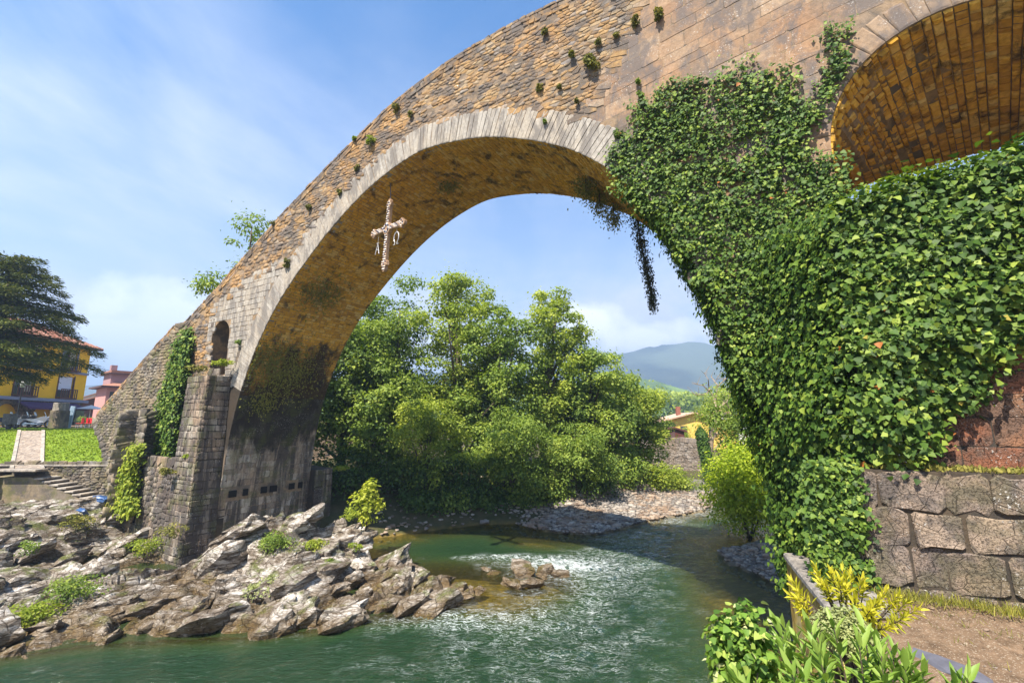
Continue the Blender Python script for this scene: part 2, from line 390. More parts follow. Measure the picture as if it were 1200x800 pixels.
def inset(P, g):
    cx = sum(p[0] for p in P) / len(P); cy = sum(p[1] for p in P) / len(P); out = []
    for x, y in P:
        d = math.hypot(x - cx, y - cy) or 1; k = max(.3, 1 - g * 1.3 / d); out.append((cx + (x - cx) * k, cy + (y - cy) * k))
    return out
def coursed_cells(a0, a1, b0, b1, w, h, gap=.012, keep=None, wob=.06, hv=.25, wv=.4):
    out = []; b = b0; row = 0
    while b < b1 - h * .25:
        hh = h * random.uniform(1 - hv, 1 + hv)
        if b + hh > b1 - h * .3: hh = b1 - b
        a = a0 - random.uniform(0, w * .6)
        while a < a1:
            ww = w * random.uniform(1 - wv, 1 + wv); x0, x1 = max(a, a0), min(a + ww, a1)
            if a1 - x1 < w * .3: x1 = a1
            if x1 - x0 > w * .15 and (keep is None or keep((x0 + x1) / 2, b + hh / 2)):
                j = lambda q: random.uniform(-1, 1) * wob * min(ww, hh) * q
                c = min(ww, hh) * random.uniform(.06, .16)
                P = [(x0 + gap + c, b + gap + j(.4)), ((x0 + x1) / 2 + j(2), b + gap + j(.8)), (x1 - gap - c, b + gap + j(.4)), (x1 - gap + j(.3), b + gap + c), (x1 - gap + j(.5), b + hh - gap - c),
                     (x1 - gap - c, b + hh - gap + j(.4)), ((x0 + x1) / 2 + j(2), b + hh - gap + j(.8)), (x0 + gap + c, b + hh - gap + j(.4)), (x0 + gap + j(.3), b + hh - gap - c), (x0 + gap + j(.5), b + gap + c)]
                out.append(P)
            a += ww
            if x1 >= a1: break
        b += hh; row += 1
    return out
def stones_from(cells, fmap, h=.05, hv=.5, back=.06, tilt=.25, tint=None, cap=.82):
    """fmap(a,b,h) arrays -> world; returns list of (V, F, centre, tint)"""
    out = []
    for P in cells:
        n = len(P); A = np.array(P); c = A.mean(0); r = np.abs(A - c).max() + 1e-6
        hh = h * random.uniform(1 - hv, 1 + hv); tx, ty = random.uniform(-tilt, tilt), random.uniform(-tilt, tilt)
        rings = [(1.0, -back, 0), (.985, hh * .45, .3), (cap, hh, 1.0)]
        a, b, hz = [], [], []
        for k, z, tt in rings:
            Q = c + (A - c) * k
            a += list(Q[:, 0]); b += list(Q[:, 1])
            tl = ((Q - c) / r) @ np.array([tx, ty]) * hh * tt
            hz += list(z + tl + (np.array([random.uniform(-.12, .12) for _ in range(n)]) * hh * (tt > .5)))
        V = fmap(np.array(a), np.array(b), np.array(hz))
        F = [(i + k * n, (i + 1) % n + k * n, (i + 1) % n + (k + 1) * n, i + (k + 1) * n) for k in (0, 1) for i in range(n)]
        F.append(tuple(range(2 * n, 3 * n)))
        t = random.random() if tint is None else tint(float(c[0]), float(c[1]))
        out.append((V, F, V[-n:].mean(0), t))
    return out
def join_stones(name, stones, mat, parent):
    V = []; fs = {}; T = []; off = 0
    for v, f, c, t in stones:
        V.append(v); T.append(np.full(len(v), t))
        for q in f: fs.setdefault(len(q), []).append([i + off for i in q])
        off += len(v)
    me = mesh_np(name, np.concatenate(V), [np.array(x) for x in fs.values()], mat, attrs={'tint': np.concatenate(T)})
    o = link(name, me, parent); return o
def emit(name, stones, mat, parent, limit=300, rest=None):
    """the stones that show largest as single objects, the others joined as stuff"""
    def size(s):
        p = proj(s[0]); w = np.ptp(p[:, 0]); h = np.ptp(p[:, 1]); c = p.mean(0)
        if not (-20 < c[0] < 1220 and -20 < c[1] < 820): return 0
        return w * h
    st = sorted(stones, key=size, reverse=True)
    big, small = st[:limit], st[limit:]
    for v, f, c, t in big:
        me = mesh_py(name, v, f, mat, tint=t); link(name, me, parent)
    if small:
        o = join_stones(rest or name, small, mat, parent); o['kind'] = 'stuff'

# ------------------------------------------------------------------ the bridge: curves
ARC = np.array([(-22.5, -2), (-22.3, 1.0), (-22.15, 3.6), (-21.85, 5.8), (-21.25, 7.8), (-20.3, 9.7), (-18.95, 11.5), (-17.2, 13.1), (-15.4, 14.45), (-13.7, 15.4), (-12.2, 15.95),
    (-10.9, 16.2), (-9.6, 16.1), (-8.3, 15.85), (-7.1, 15.45), (-5.7, 14.8), (-4.4, 13.95), (-3.2, 12.75), (-2.2, 11.3), (-1.4, 9.7), (-.7, 7.7), (-.2, 5.6), (.1, 3.2), (.2, 0), (.2, -2)])
def catmull(P, n=12):
    P = np.asarray(P, float); out = []
    E = np.vstack([2 * P[0] - P[1], P, 2 * P[-1] - P[-2]])
    for i in range(1, len(E) - 2):
        p0, p1, p2, p3 = E[i - 1:i + 3]
        for t in np.linspace(0, 1, n, endpoint=False):
            out.append(.5 * ((2 * p1) + (-p0 + p2) * t + (2 * p0 - 5 * p1 + 4 * p2 - p3) * t * t + (-p0 + 3 * p1 - 3 * p2 + p3) * t ** 3))
    out.append(P[-1]); return np.array(out)
class Curve:
    def __init__(s, P, outward_sign=1):
        s.P = catmull(P); d = np.diff(s.P, axis=0); s.L = np.concatenate([[0], np.cumsum(np.hypot(d[:, 0], d[:, 1]))]); s.len = s.L[-1]; s.sg = outward_sign
        T = np.gradient(s.P, axis=0); T /= np.hypot(T[:, 0], T[:, 1])[:, None]; s.Nn = np.stack([-T[:, 1], T[:, 0]], 1) * outward_sign
    def at(s, l): return np.interp(l, s.L, s.P[:, 0]), np.interp(l, s.L, s.P[:, 1])
    def nrm(s, l):
        a, b = np.interp(l, s.L, s.Nn[:, 0]), np.interp(l, s.L, s.Nn[:, 1]); k = np.hypot(a, b); return a / k, b / k
    def dist(s, a, z):
        d = np.hypot(s.P[:, 0] - a, s.P[:, 1] - z); return d.min(), s.L[d.argmin()]
main_arc = Curve(ARC)                       # runs left to right over the crown: its left normal points out of the opening
_dt = np.array([(-60, 5.2), (-39, 5.3), (-36.1, 6.4), (-32.3, 8.65), (-28.8, 10.6), (-24.8, 12.6), (-21.4, 14.6), (-18.3, 16.3), (-15.5, 17.6), (-13.5, 18.5), (-11.7, 19.25), (-8.4, 19.75), (-5.6, 19.9), (-2, 19.5), (2, 18.3), (7, 16.6), (12, 14.2), (24, 8.0)])
_ds = np.linspace(-60, 24, 1700); _dz = np.convolve(np.pad(np.interp(_ds, _dt[:, 0], _dt[:, 1]), 40, mode='edge'), np.ones(81) / 81, 'valid')      # the deck line, kinks eased over four metres
def deck(s): return np.interp(s, _ds, _dz)
def arch_loop(cx, cz, r, base, n=18, a0=math.pi, a1=0):
    return [(cx + r * math.cos(a), cz + r * math.sin(a)) for a in np.linspace(a0, a1, n)] + [(cx + r, base), (cx - r, base)]
# right side arch: front circle, and the flatter, wider curve of its far end
RF = [(1.6, 10.2), (1.6, 11.3)] + [(4.1 - 2.5 * math.cos(a), 12.3 + 2.5 * math.sin(a)) for a in np.linspace(0, math.pi, 22)] + [(6.6, 11.3), (6.6, 10.2)]
RBk = [(1.6, 10.2), (1.62, 11.4), (1.75, 12.2), (2.1, 12.75), (2.6, 13.05), (3.2, 13.2)] + [(s, 13.2 + .25 * math.sin((s - 3.2) / 3.6 * math.pi * .5)) for s in np.linspace(3.5, 6.8, 12)] + [(7.4, 13.3), (7.9, 13.0), (8.3, 12.4), (8.4, 11.6), (8.4, 10.9), (8.4, 10.5), (8.4, 10.3), (8.4, 10.2)]
RF, RBk = np.array(RF), np.array(RBk)[:26]
assert len(RF) == len(RBk) == 26, (len(RF), len(RBk))
WIN = arch_loop(-23.65, 10.2, .78, 8.25)      # the small opening high in the left pier
REC = arch_loop(-26.35, 7.0, .95, 3.9)        # the ivy hung opening below it
def in_win(s, z): return (abs(s + 23.65) < .86 and 8.2 < z < 10.2) or math.hypot(s + 23.65, z - 10.2) < .86
def in_rec(s, z): return (abs(s + 26.35) < 1.0 and 3.8 < z < 7.0) or math.hypot(s + 26.35, z - 7.0) < 1.0
def in_right(s, z): return (1.6 < s < 6.6 and 10 < z < 12.3) or math.hypot(s - 4.1, z - 12.3) < 2.5
def in_main(s, z):
    if s < -22.3 or s > .2: return False
    return z < np.interp(s, main_arc.P[:, 0], main_arc.P[:, 1])

bridge = thing('stone_bridge', 'old humpbacked stone bridge whose tall grey-rimmed arch spans the green river', 'bridge', loc=tuple(B(-11, 0, 0)))
def build_core():
    top = [(s, float(deck(s)) - .12 + .05 * math.sin(s * 5.1) * math.sin(s * 2.3)) for s in np.linspace(24, -36.6, 190)]
    m = main_arc.P
    outer = top + [(-33.2, 2.9), (-30, -2)] + [tuple(p) for p in m[::3]] + [(.2, -2.2), (24, -2.2)]
    def tess(loops):
        L3 = [[Vector((p[0], p[1], 0)) for p in lp] for lp in loops]; tris = tessellate_polygon(L3); flat = [p for lp in loops for p in lp]; return flat, tris
    V = []; F = []
    f1, t1 = tess([outer, WIN, REC, [tuple(p) for p in RF]]); f2, t2 = tess([outer, WIN, REC, [tuple(p) for p in RBk]])
    v1 = B([p[0] for p in f1], 0, [p[1] for p in f1]); v2 = B([p[0] for p in f2], BW, [p[1] for p in f2])
    n = len(f1); V = np.vstack([v1, v2]); F = [tuple(t) for t in t1] + [tuple(i + n for i in t) for t in t2]
    off = 0
    for lp in (outer, WIN, REC, RF):
        k = len(lp)
        F += [(off + i, off + (i + 1) % k, n + off + (i + 1) % k, n + off + i) for i in range(k)]
        off += k
    me = mesh_py('core', V, F, M['mortar'], tint=.5)
    bm = bmesh.new(); bm.from_mesh(me); bmesh.ops.remove_doubles(bm, verts=bm.verts, dist=1e-4); bmesh.ops.recalc_face_normals(bm, faces=bm.faces); bm.to_mesh(me); bm.free()
    link('masonry_core', me, bridge)
build_core()
def f_front(t0=0.0): return lambda a, b, h: B(a, t0 - h, b)

def pale_w(s):      # how far the pale dressed stone reaches from the arch edge
    return 1.02 if s > -18.6 else (1.02 + (-18.6 - s) * .62)
def ext(s, z): return main_arc.dist(s, z)[0]
def holes_in(cells, f=.16): return [c for c in cells if random.random() > f * (1.8 if nz(c[0][0] * .6, c[0][1] * .6, 3, 2) > .1 else .5)]
# 1 rubble between ring and deck
def keep_rub(s, z):
    if z > deck(s) - .40: return False
    if in_main(s, z) or in_win(s, z) or in_rec(s, z) or in_right(s, z): return False
    if s > -2.6 - (18.2 - z) * .55 and s > -6.5: return False
    if s < -24.75 and z < 12: return s < -27.4 or True
    d = ext(s, z)
    return d > pale_w(s) - .05
rub = []
rub += stones_from(holes_in(rubble_cells(-18.5, -.5, 13.0, 20.1, .24, .115, keep=keep_rub, gap=.006)), f_front(), h=.013, hv=.95, tilt=.5, back=.03, cap=.88)
rub += stones_from(holes_in(rubble_cells(-27.6, -18.5, 3.6, 17.0, .32, .17, gap=.009, keep=lambda s, z: keep_rub(s, z) and (z > 12.0 - (s + 24) * -.1 or s < -24.5))), f_front(), h=.02, hv=.9, tilt=.5)
def f_cap(a, b, h): return B(a, np.where(np.asarray(a) < -27.5, -.3, 0.0) - h, deck(a) + b)
cap_st = stones_from(coursed_cells(-36.0, 3.0, -.42, .03, .34, .15, gap=.005, wob=.12, hv=.3, wv=.5), f_cap, h=.03, hv=.7, back=.25, tilt=.4, cap=.88)
rub = rub + cap_st
def split_emit(st):
    emit('rubble_stone', st, M['rubble'], bridge, 300)
split_emit(rub)
far = stones_from(rubble_cells(-39, -27.5, .6, 12.5, .30, .16, gap=.008, keep=lambda s, z: s > -36.5 + max(0, 6.3 - z) * 1.15 and z < deck(s) - .40), f_front(-.3), h=.03, hv=.8, tilt=.6)
far += stones_from(rubble_cells(-29.5, -27.95, 0.4, 6.35, .30, .17, gap=.008), f_front(-1.3), h=.03, hv=.8, tilt=.6)
far += stones_from(rubble_cells(-1.3, 0, .4, 6.35, .30, .17, gap=.008), lambda a, b, h: B(-27.95 + h, a, b), h=.05)
o = join_stones('ramp_rubble', far, M['rubble_grey'], bridge); o['kind'] = 'stuff'
# ramp thickening and buttresses (mortar backing)
mb = MB()
def slab(mb, s0, s1, t0, t1, poly):        # prism between t0 and t1 whose (s,z) outline is poly
    n = len(poly); V = [B(s, t0, z) for s, z in poly] + [B(s, t1, z) for s, z in poly]
    mb.add(V, [tuple(range(n)), tuple(range(n, 2 * n))[::-1]] + [(i, (i + 1) % n, n + (i + 1) % n, n + i) for i in range(n)])
slab(mb, 0, 0, -.30, .2, [(-31.5, -.5), (-27.5, -.5), (-27.5, 11.1), (-28.8, 10.45), (-32.3, 8.5), (-36.1, 6.3), (-36.6, 6.1), (-33.2, 3.0), (-31.5, 1.5)])
slab(mb, 0, 0, -1.3, -.2, [(-29.5, -.6), (-27.95, -.6), (-27.95, 6.33), (-29.5, 6.25)])
mb.build('ramp_backing', M['mortar_dark'], bridge)
# buttress below the window, low platform beside it
def frustum(mb, s0, s1, t, z0, z1, flare):
    V = [B(s0, t - flare, z0), B(s1 + flare * .3, t - flare, z0), B(s1 + flare * .3, .3, z0), B(s0, .3, z0), B(s0, t, z1), B(s1, t, z1), B(s1, .3, z1), B(s0, .3, z1)]
    mb.add(V, [(0, 3, 2, 1), (4, 5, 6, 7), (0, 1, 5, 4), (1, 2, 6, 5), (2, 3, 7, 6), (3, 0, 4, 7)])
mb = MB(); frustum(mb, -24.1, -22.3, -1.0, -.8, 8.1, .30); frustum(mb, -26.3, -24.05, -1.1, -.5, 3.85, .15)
mb.build('buttress_backing', M['mortar_dark'], bridge)
def bt(z): return -1.0 - .30 * (8.1 - z) / 8.9
def bs(z): return -22.3 + .09 * (8.1 - z) / 8.9
pst = stones_from(coursed_cells(-24.1, -22.3, -.7, 8.1, .46, .27, gap=.005, wob=.16, hv=.4), lambda a, b, h: B(a + (a > -23) * (bs(b) + 22.3), bt(b) - h, b), h=.025, hv=.8, tilt=.5)
pst += stones_from(coursed_cells(0, 1, -.7, 8.1, .42, .27, gap=.005, wob=.14, hv=.4), lambda a, b, h: B(bs(b) + h, bt(b) * (1 - a), b), h=.03, tilt=.3)
pst += stones_from(rubble_cells(-26.3, -24.1, -.4, 3.85, .34, .22, gap=.007), lambda a, b, h: B(a, -1.1 - .15 * (3.85 - b) / 4.3 - h, b), h=.035, hv=.8, tilt=.5)
pst += stones_from(rubble_cells(-25.2, -24.1, 3.9, 8.2, .34, .2, gap=.007, keep=lambda s, z: not in_rec(s, z)), f_front(), h=.02, hv=.8)
emit('buttress_stone', pst, M['pier_clean'], bridge, 300)
# pier's inner face (towards the river), ashlar low down, with six small beam holes
l_at = lambda z: float(np.interp(z, main_arc.P[:60, 1], main_arc.L[:60]))
HOLES = [(.55, .35), (1.15, .22), (2.05, .3), (2.55, .35), (3.55, .3), (4.05, .22)]
def f_intra(l, t, h):
    s, z = main_arc.at(l); a, b = main_arc.nrm(l); return B(s - a * h, t, z - b * h)
lh = l_at(2.7)
def in_hole(l, t): return abs(l - lh) < .2 and any(abs(t - a) < w * .75 for a, w in HOLES)
pin = stones_from(coursed_cells(0, 4.6, 0, l_at(7.2), .50, .30, gap=.004, wob=.12, hv=.35, keep=lambda t, l: not in_hole(l, t)), lambda a, b, h: f_intra(b, a, h), h=.014, hv=.8, tilt=.4)
emit('pier_stone', pin, M['pier'], bridge, 300)
hm = plain('hole_shade', (.012, .010, .008), .95)
for a, w in HOLES:
    mb = MB(); c = B(-22.2 - .01, a, 2.72)
    Mh = Matrix(((BR[0], BN[0], 0), (BR[1], BN[1], 0), (0, 0, 1)))
    mb.box(c, (.14, w, .30), Mh); mb.build('beam_hole_shade', hm, bridge)  # near-black box on the face paints the shade inside the hole
# low ledge of masonry behind the pier's far corner
mb = MB(); slab(mb, 0, 0, 4.62, 5.75, [(-24.5, -.8), (-21.78, -.8), (-21.86, 3.45), (-24.5, 3.6)]); mb.build('ledge_backing', M['mortar_dark'], bridge)
emit('ledge_stone', stones_from(coursed_cells(4.64, 5.74, -.7, 3.45, .44, .3, gap=.006, wob=.12), lambda a, b, h: B(-21.8 + h, a, b), h=.02, hv=.8, tilt=.4), M['pier_clean'], bridge, 300)
# 2 voussoirs of the main arch: thin upright slabs
vs = []; l = l_at(7.4)
l_end = main_arc.dist(-1.6, 9.9)[1]
while l < l_end:
    w = random.uniform(.115, .19); r1 = 1.03 + random.uniform(-.06, .06)
    g = .004; x0, x1 = l + g, l + w - g; sk = random.uniform(-.012, .012)
    P = [(x0, -.02 + random.uniform(0, .02)), (x1, -.02 + random.uniform(0, .02)), (x1 + sk, r1 * .5), (x1 + random.uniform(-.01, .01), r1 - .02), ((x0 + x1) / 2, r1), (x0 + random.uniform(-.01, .01), r1 - .03), (x0 + sk, r1 * .5)]
    def fv(a, b, h):
        s, z = main_arc.at(a); na, nb = main_arc.nrm(a); return B(s + na * b, -h, z + nb * b)
    vs += stones_from([P], fv, h=.016, hv=.5, back=.25, tilt=.15, cap=.93); l += w
emit('voussoir', vs, M['ring'], bridge, 300)
# 3 pale dressed stone left of the ring
def keep_pale(s, z):
    if in_main(s, z) or in_win(s, z) or z > deck(s) - .55 or s > -17: return False
    d, l = main_arc.dist(s, z)
    if l < l_at(7.4): return d < 4 and s > -24.9 and z > 3 and z < 8.6 and s < -22.2
    return 1.05 < d < pale_w(s) + .1 and s > -24.9
pale = stones_from(coursed_cells(-24.9, -16.5, 7.6, 15.5, .42, .26, keep=keep_pale, gap=.005), f_front(), h=.016, tilt=.25)
emit('dressed_stone', pale, M['ring'], bridge, 300)
# 4 ashlar spandrel right of the crown, courses rising to the right
def keep_ash(s, z):
    if in_main(s, z) or z > deck(s) - .5: return False
    if math.hypot(s - 4.1, z - 12.3) < 3.2 and z > 11: return False
    if 1.0 < s < 7.3 and z < 12.3: return False
    if not (s > -2.6 - (18.2 - z) * .55 or s <= -6.5): return False
    if s < -6.5: return False
    return ext(s, z) > 1.0 or s > -1.6
TILT = .16
def f_ash(a, b, h): return B(a, -h, b + TILT * a)
ash = stones_from(coursed_cells(-7, 12, 8, 20.6, .72, .38, keep=lambda s, z: keep_ash(s, z + TILT * s), gap=.0025, wob=.05, hv=.35, wv=.5), f_ash, h=.006, hv=.8, tilt=.3, cap=.95)
emit('ashlar_block', ash, M['ashlar'], bridge, 300)
# 5 ring of the right arch
rf = Curve(RF[::1]); av = []; l = .1
def fr(a, b, h):
    s, z = rf.at(a); na, nb = rf.nrm(a); return B(s + na * b, -h, z + nb * b)
while l < rf.len - .3:
    w = random.uniform(.22, .36); g = .005
    P = [(l + g, -.01), (l + w / 2, -.005), (l + w - g, -.01), (l + w - g, .32), (l + w - g - .02, .64 + random.uniform(-.03, .05)), (l + w / 2, .66), (l + g + .02, .64 + random.uniform(-.03, .05)), (l + g, .32)]
    av += stones_from([P], fr, h=.025, hv=.3, back=.3, tilt=.15); l += w
emit('arch_block', av, M['ashlar'], bridge, 300)
# 6 vault of the main arch
def keep_v(t, l): return True
vl0, vl1 = l_at(7.2), main_arc.dist(-.5, 7.0)[1]
vst = stones_from(coursed_cells(0.02, 4.58, vl0, vl1, .30, .125, gap=.006, hv=.35, wv=.55, wob=.12), lambda a, b, h: f_intra(b, a, h), h=.022, hv=.8, back=.03, tilt=.4)
emit('vault_stone', vst, M['vault'], bridge, 300)
# 7 vault of the right arch, between its front and far curves
_ra = np.concatenate([[0], np.cumsum(np.hypot(*np.diff(RF, axis=0).T))]); _ra /= _ra[-1]; _ri = np.arange(len(RF), dtype=float)
def f_rv(u, t, h):
    k = np.asarray(t) / BW; ix = np.interp(u, _ra, _ri)
    def pt(q): return np.interp(q, _ri, RF[:, 0]) * (1 - k) + np.interp(q, _ri, RBk[:, 0]) * k, np.interp(q, _ri, RF[:, 1]) * (1 - k) + np.interp(q, _ri, RBk[:, 1]) * k
    s, z = pt(ix); s1, z1 = pt(np.minimum(ix + .4, 25)); s0, z0 = pt(np.maximum(ix - .4, 0)); ta, tb = s1 - s0, z1 - z0; n_ = np.hypot(ta, tb) + 1e-9
    return B(s + tb / n_ * h, t, z - ta / n_ * h)
cells = coursed_cells(0.02, 4.58, 0.0, 1.0, .19, .0165, gap=0.0, hv=.3, wv=.5, wob=0)
def shrink(P):
    A = np.array(P); c = A.mean(0); return [tuple(c + (p - c) * np.array([.88, .90])) for p in A]
rv = stones_from([shrink(P) for P in cells], lambda a, b, h: f_rv(b, a, h), h=.045, hv=.95, back=.04, tilt=.5)
emit('side_vault_stone', rv, M['vault'], bridge, 300)

# ------------------------------------------------------------------ river bed, ground, water
RIVER = np.array([(-60, -30), (-40, -12), (-20, 9), (-13.2, 13), (-11.7, 13.7), (-9.6, 14), (-7.3, 14.2), (-5.7, 14.6), (-4.3, 15.6), (-2.6, 16.8), (-2.0, 17.3), (-2.8, 18.6), (-5, 19.5), (-8, 22.5),
    (-9.5, 24.3), (-7.1, 25.2), (-4.8, 26.8), (-2, 28.4), (0, 28.6), (1.3, 27.0), (2.6, 26.2), (4.5, 25.9), (6.2, 27.2), (8.3, 29.2), (13.2, 32.6), (14.8, 34.9), (17, 39), (24, 47), (40, 54), (70, 58), (120, 58),
    (120, 46), (70, 47), (40, 44), (27, 37), (19, 30), (13, 25), (9.6, 22.6), (9.2, 20.9), (9.8, 18.8), (10.2, 17.1), (8.7, 14.8), (6.3, 10.45), (5.3, 8.0), (2.85, 3.0), (1.0, .6), (-4, -6), (-20, -30)])
def seg_sd(X, Y, poly):
    d2 = np.full(X.shape, 1e12); inside = np.zeros(X.shape, bool); n = len(poly)
    for i in range(n):
        x0, y0 = poly[i]; x1, y1 = poly[(i + 1) % n]; dx, dy = x1 - x0, y1 - y0
        t = np.clip(((X - x0) * dx + (Y - y0) * dy) / (dx * dx + dy * dy), 0, 1)
        d2 = np.minimum(d2, (X - x0 - t * dx) ** 2 + (Y - y0 - t * dy) ** 2)
        if y0 != y1:
            c = ((y0 > Y) != (y1 > Y)) & (X < (x1 - x0) * (Y - y0) / (y1 - y0) + x0); inside ^= c
    d = np.sqrt(d2); return np.where(inside, -d, d)
def sstep(a, b, x): t = np.clip((x - a) / (b - a), 0, 1); return t * t * (3 - 2 * t)
SHOAL = [(-1.2, 17.0, 2.2, .25), (0.9, 18.7, 2.6, .22), (-2.2, 19.0, 2.4, .3), (1.5, 26.0, 3.0, .25), (8.4, 17.0, 2.6, .28), (7.6, 14.3, 1.9, .35), (-3.3, 15.9, 1.3, .3), (9.0, 24.0, 1.8, .3), (9.5, 19.5, 2.2, .2)]
def ground_h(X, Y):
    sd = seg_sd(X, Y, RIVER)
    bed = -np.minimum(-sd * .45 + .12, 2.6) + .10 * nz(X * .9, Y * .9, 0, 3)
    steep = sstep(0.5, -2.0, X) * sstep(17.5, 15.5, Y); bed = bed * (1 - steep) + (-np.minimum(-sd * 1.5 + .35, 2.7) + .1 * nz(X * .9, Y * .9, 0, 3)) * steep
    for x, y, r, dp in SHOAL:
        k = np.exp(-((X - x) ** 2 + (Y - y) ** 2) / (r * r)); bed = bed * (1 - k) + np.maximum(bed, -dp) * k
    out = .05 + sd * .22 + .06 * nz(X * 1.3, Y * 1.3, 0, 3)
    S = X * BR[0] + Y * BR[1]; T = X * BN[0] + Y * BN[1] - 12
    # far wooded bank
    wood = np.minimum(.1 + sd * (.42 - .32 * sstep(9, 13, X)), 2.0 + .02 * sd) ; gravel = np.minimum(.1 + sd * .10, 1.2)
    g = sstep(-1.5, 2.5, X) * sstep(44, 36, Y) * sstep(24, 26, Y)
    far = wood * (1 - g) + (gravel + sstep(3.2, 7, sd) * 1.0) * g
    # left: rocky shore, then the lawn terrace
    left = np.where((X > -31.5) & (Y < 27.0), -.9, np.minimum(.05 + sd * .20, 1.4))
    L = sstep(0.5, -.5, T - 5.5 + 0 * S) * (S < -18)
    lawn = np.clip(3.5 + (Y - 27.0) * .37, 3.5, 5.35) * sstep(26.85, 26.95, Y) + left * (1 - sstep(26.85, 26.95, Y))
    Lw = (sstep(-21, -23, X - (Y - 27) * -.55) * sstep(24.6, 24.8, Y - 0)).clip(0, 1)
    h = np.where(((S < -16) & (T < 5)) | ((X < -1.2) & (Y < 24.5)), left, far)
    lm = ((X < -21.5 - (Y - 27) * .55) & (Y > 26.9)) | ((Y > 46) & (X < -20))
    h = np.where(lm, np.maximum(lawn, 3.5), h)
    # right bank terrace (z about 3) held by the parapet
    A_, B_ = np.array((.3, .2)), np.array((6.3, 10.4)); nrm = np.array((B_[1] - A_[1], -(B_[0] - A_[0]))); nrm = nrm / np.hypot(*nrm)
    q = (X - A_[0]) * nrm[0] + (Y - A_[1]) * nrm[1]
    tr = (sd > 0) & (T < .6) & (X > -1) & (Y > -30)
    h = np.where(tr, np.where(q > .35, 3.02 + .05 * nz(X * 2, Y * 2, 0, 3) + .09 * np.clip(T + 5, 0, 4), h), h)
    rb = (sd > 0) & (T >= .6) & (X > 6) & (Y < 60) & (Y < 50 - 0 * X) & (X > 8)
    right = np.minimum(.08 + sd * .16, .5) + sstep(2.5, 9, sd) * 3.0
    onright = (Y - 22.6) < (X - 9.6) * .85
    h = np.where(rb & onright, right, h)
    h = h + sstep(60, 200, Y) * 1.5 * sstep(0, 1, sd)
    return np.where(sd < 0, bed, h), sd
def graded(lo, a, b, hi, st, n):
    mid = np.arange(a, b, st); k = np.linspace(0, 1, n)[1:] ** 3
    return np.concatenate([(a - k * (a - lo))[::-1], mid, b + k * (hi - b)])
gx, gy = graded(-2500, -48, 34, 2500, .30, 24), graded(-900, -3, 62, 2500, .30, 24)
GX, GY = np.meshgrid(gx, gy); GH, GSD = ground_h(GX, GY)
def grid_faces(nx, ny):
    i = np.arange(nx - 1)[None, :] + np.arange(ny - 1)[:, None] * nx; i = i.ravel()
    return np.stack([i, i + 1, i + 1 + nx, i + nx], 1)
def ground_mat():
    b = NB('ground'); P = b.pos(); lawn = b.attr('lawn'); soil = b.attr('soil'); bed = b.attr('bed'); grav = b.attr('gravel')
    base = b.mix(b.ramp(b.noise(P, 1.2, 6, .6), [(.35, 0), (.65, 1)]), (.05, .055, .02), (.10, .08, .04))
    gcol = b.mix(b.ramp(b.noise(P, .6, 4), [(.35, 0), (.65, 1)]), (.13, .19, .02), (.20, .27, .03))
    gcol = b.mix(b.ramp(b.noise(P, 30, 4), [(.3, .5), (.7, 0)]), gcol, (.10, .17, .015))
    scol = b.mix(b.ramp(b.noise(P, 5, 8, .7), [(.35, 0), (.65, 1)]), (.10, .065, .04), (.24, .16, .10))
    scol = b.mix(b.ramp(b.noise(P, 45, 3), [(.58, 0), (.66, .7)]), scol, (.42, .36, .27))
    bcol = b.mix(b.ramp(b.voro(P, 3.5), [(.1, 0), (.5, 1)]), (.50, .30, .05), (.26, .16, .035))
    vcol = b.mix(b.ramp(b.voro(P, 5.0), [(.1, 0), (.5, 1)]), (.34, .31, .27), (.15, .13, .11))
    c = b.mix(lawn, base, gcol); c = b.mix(soil, c, scol); c = b.mix(grav, c, vcol); c = b.mix(bed, c, bcol)
    h = b.math('ADD', b.noise(P, 18, 6, .7), b.math('MULTIPLY', b.noise(P, 70, 3), .5))
    return b.out(b.principled(c, .95, .1, b.bump(h, .8, .04)))
M['ground'] = ground_mat()
S_ = GX * BR[0] + GY * BR[1]; T_ = GX * BN[0] + GY * BN[1] - 12
a_lawn = ((GX < -21.5 - (GY - 27) * .55) & (GY > 26.7) & (GY < 44)).astype(float)
a_soil = ((GSD > 0) & (T_ < .6) & (GX > 0) & (GY < 20)).astype(float)
a_bed = (sstep(.12, -.2, GSD)).astype(float)
a_grav = (GSD > 0) * (sstep(1.0, 3.0, GX) * sstep(6, 4.5, GSD) * (GY > 16) * (GY < 46))
street = ((GY >= 44) & (GX < -18)).astype(float)
me = mesh_np('ground', np.stack([GX, GY, GH], -1).reshape(-1, 3), grid_faces(len(gx), len(gy)), M['ground'], True,
             {'lawn': a_lawn.ravel(), 'soil': np.maximum(a_soil, street * .8).ravel(), 'bed': a_bed.ravel(), 'gravel': a_grav.ravel()})
o = link('ground', me); o['kind'] = 'structure'

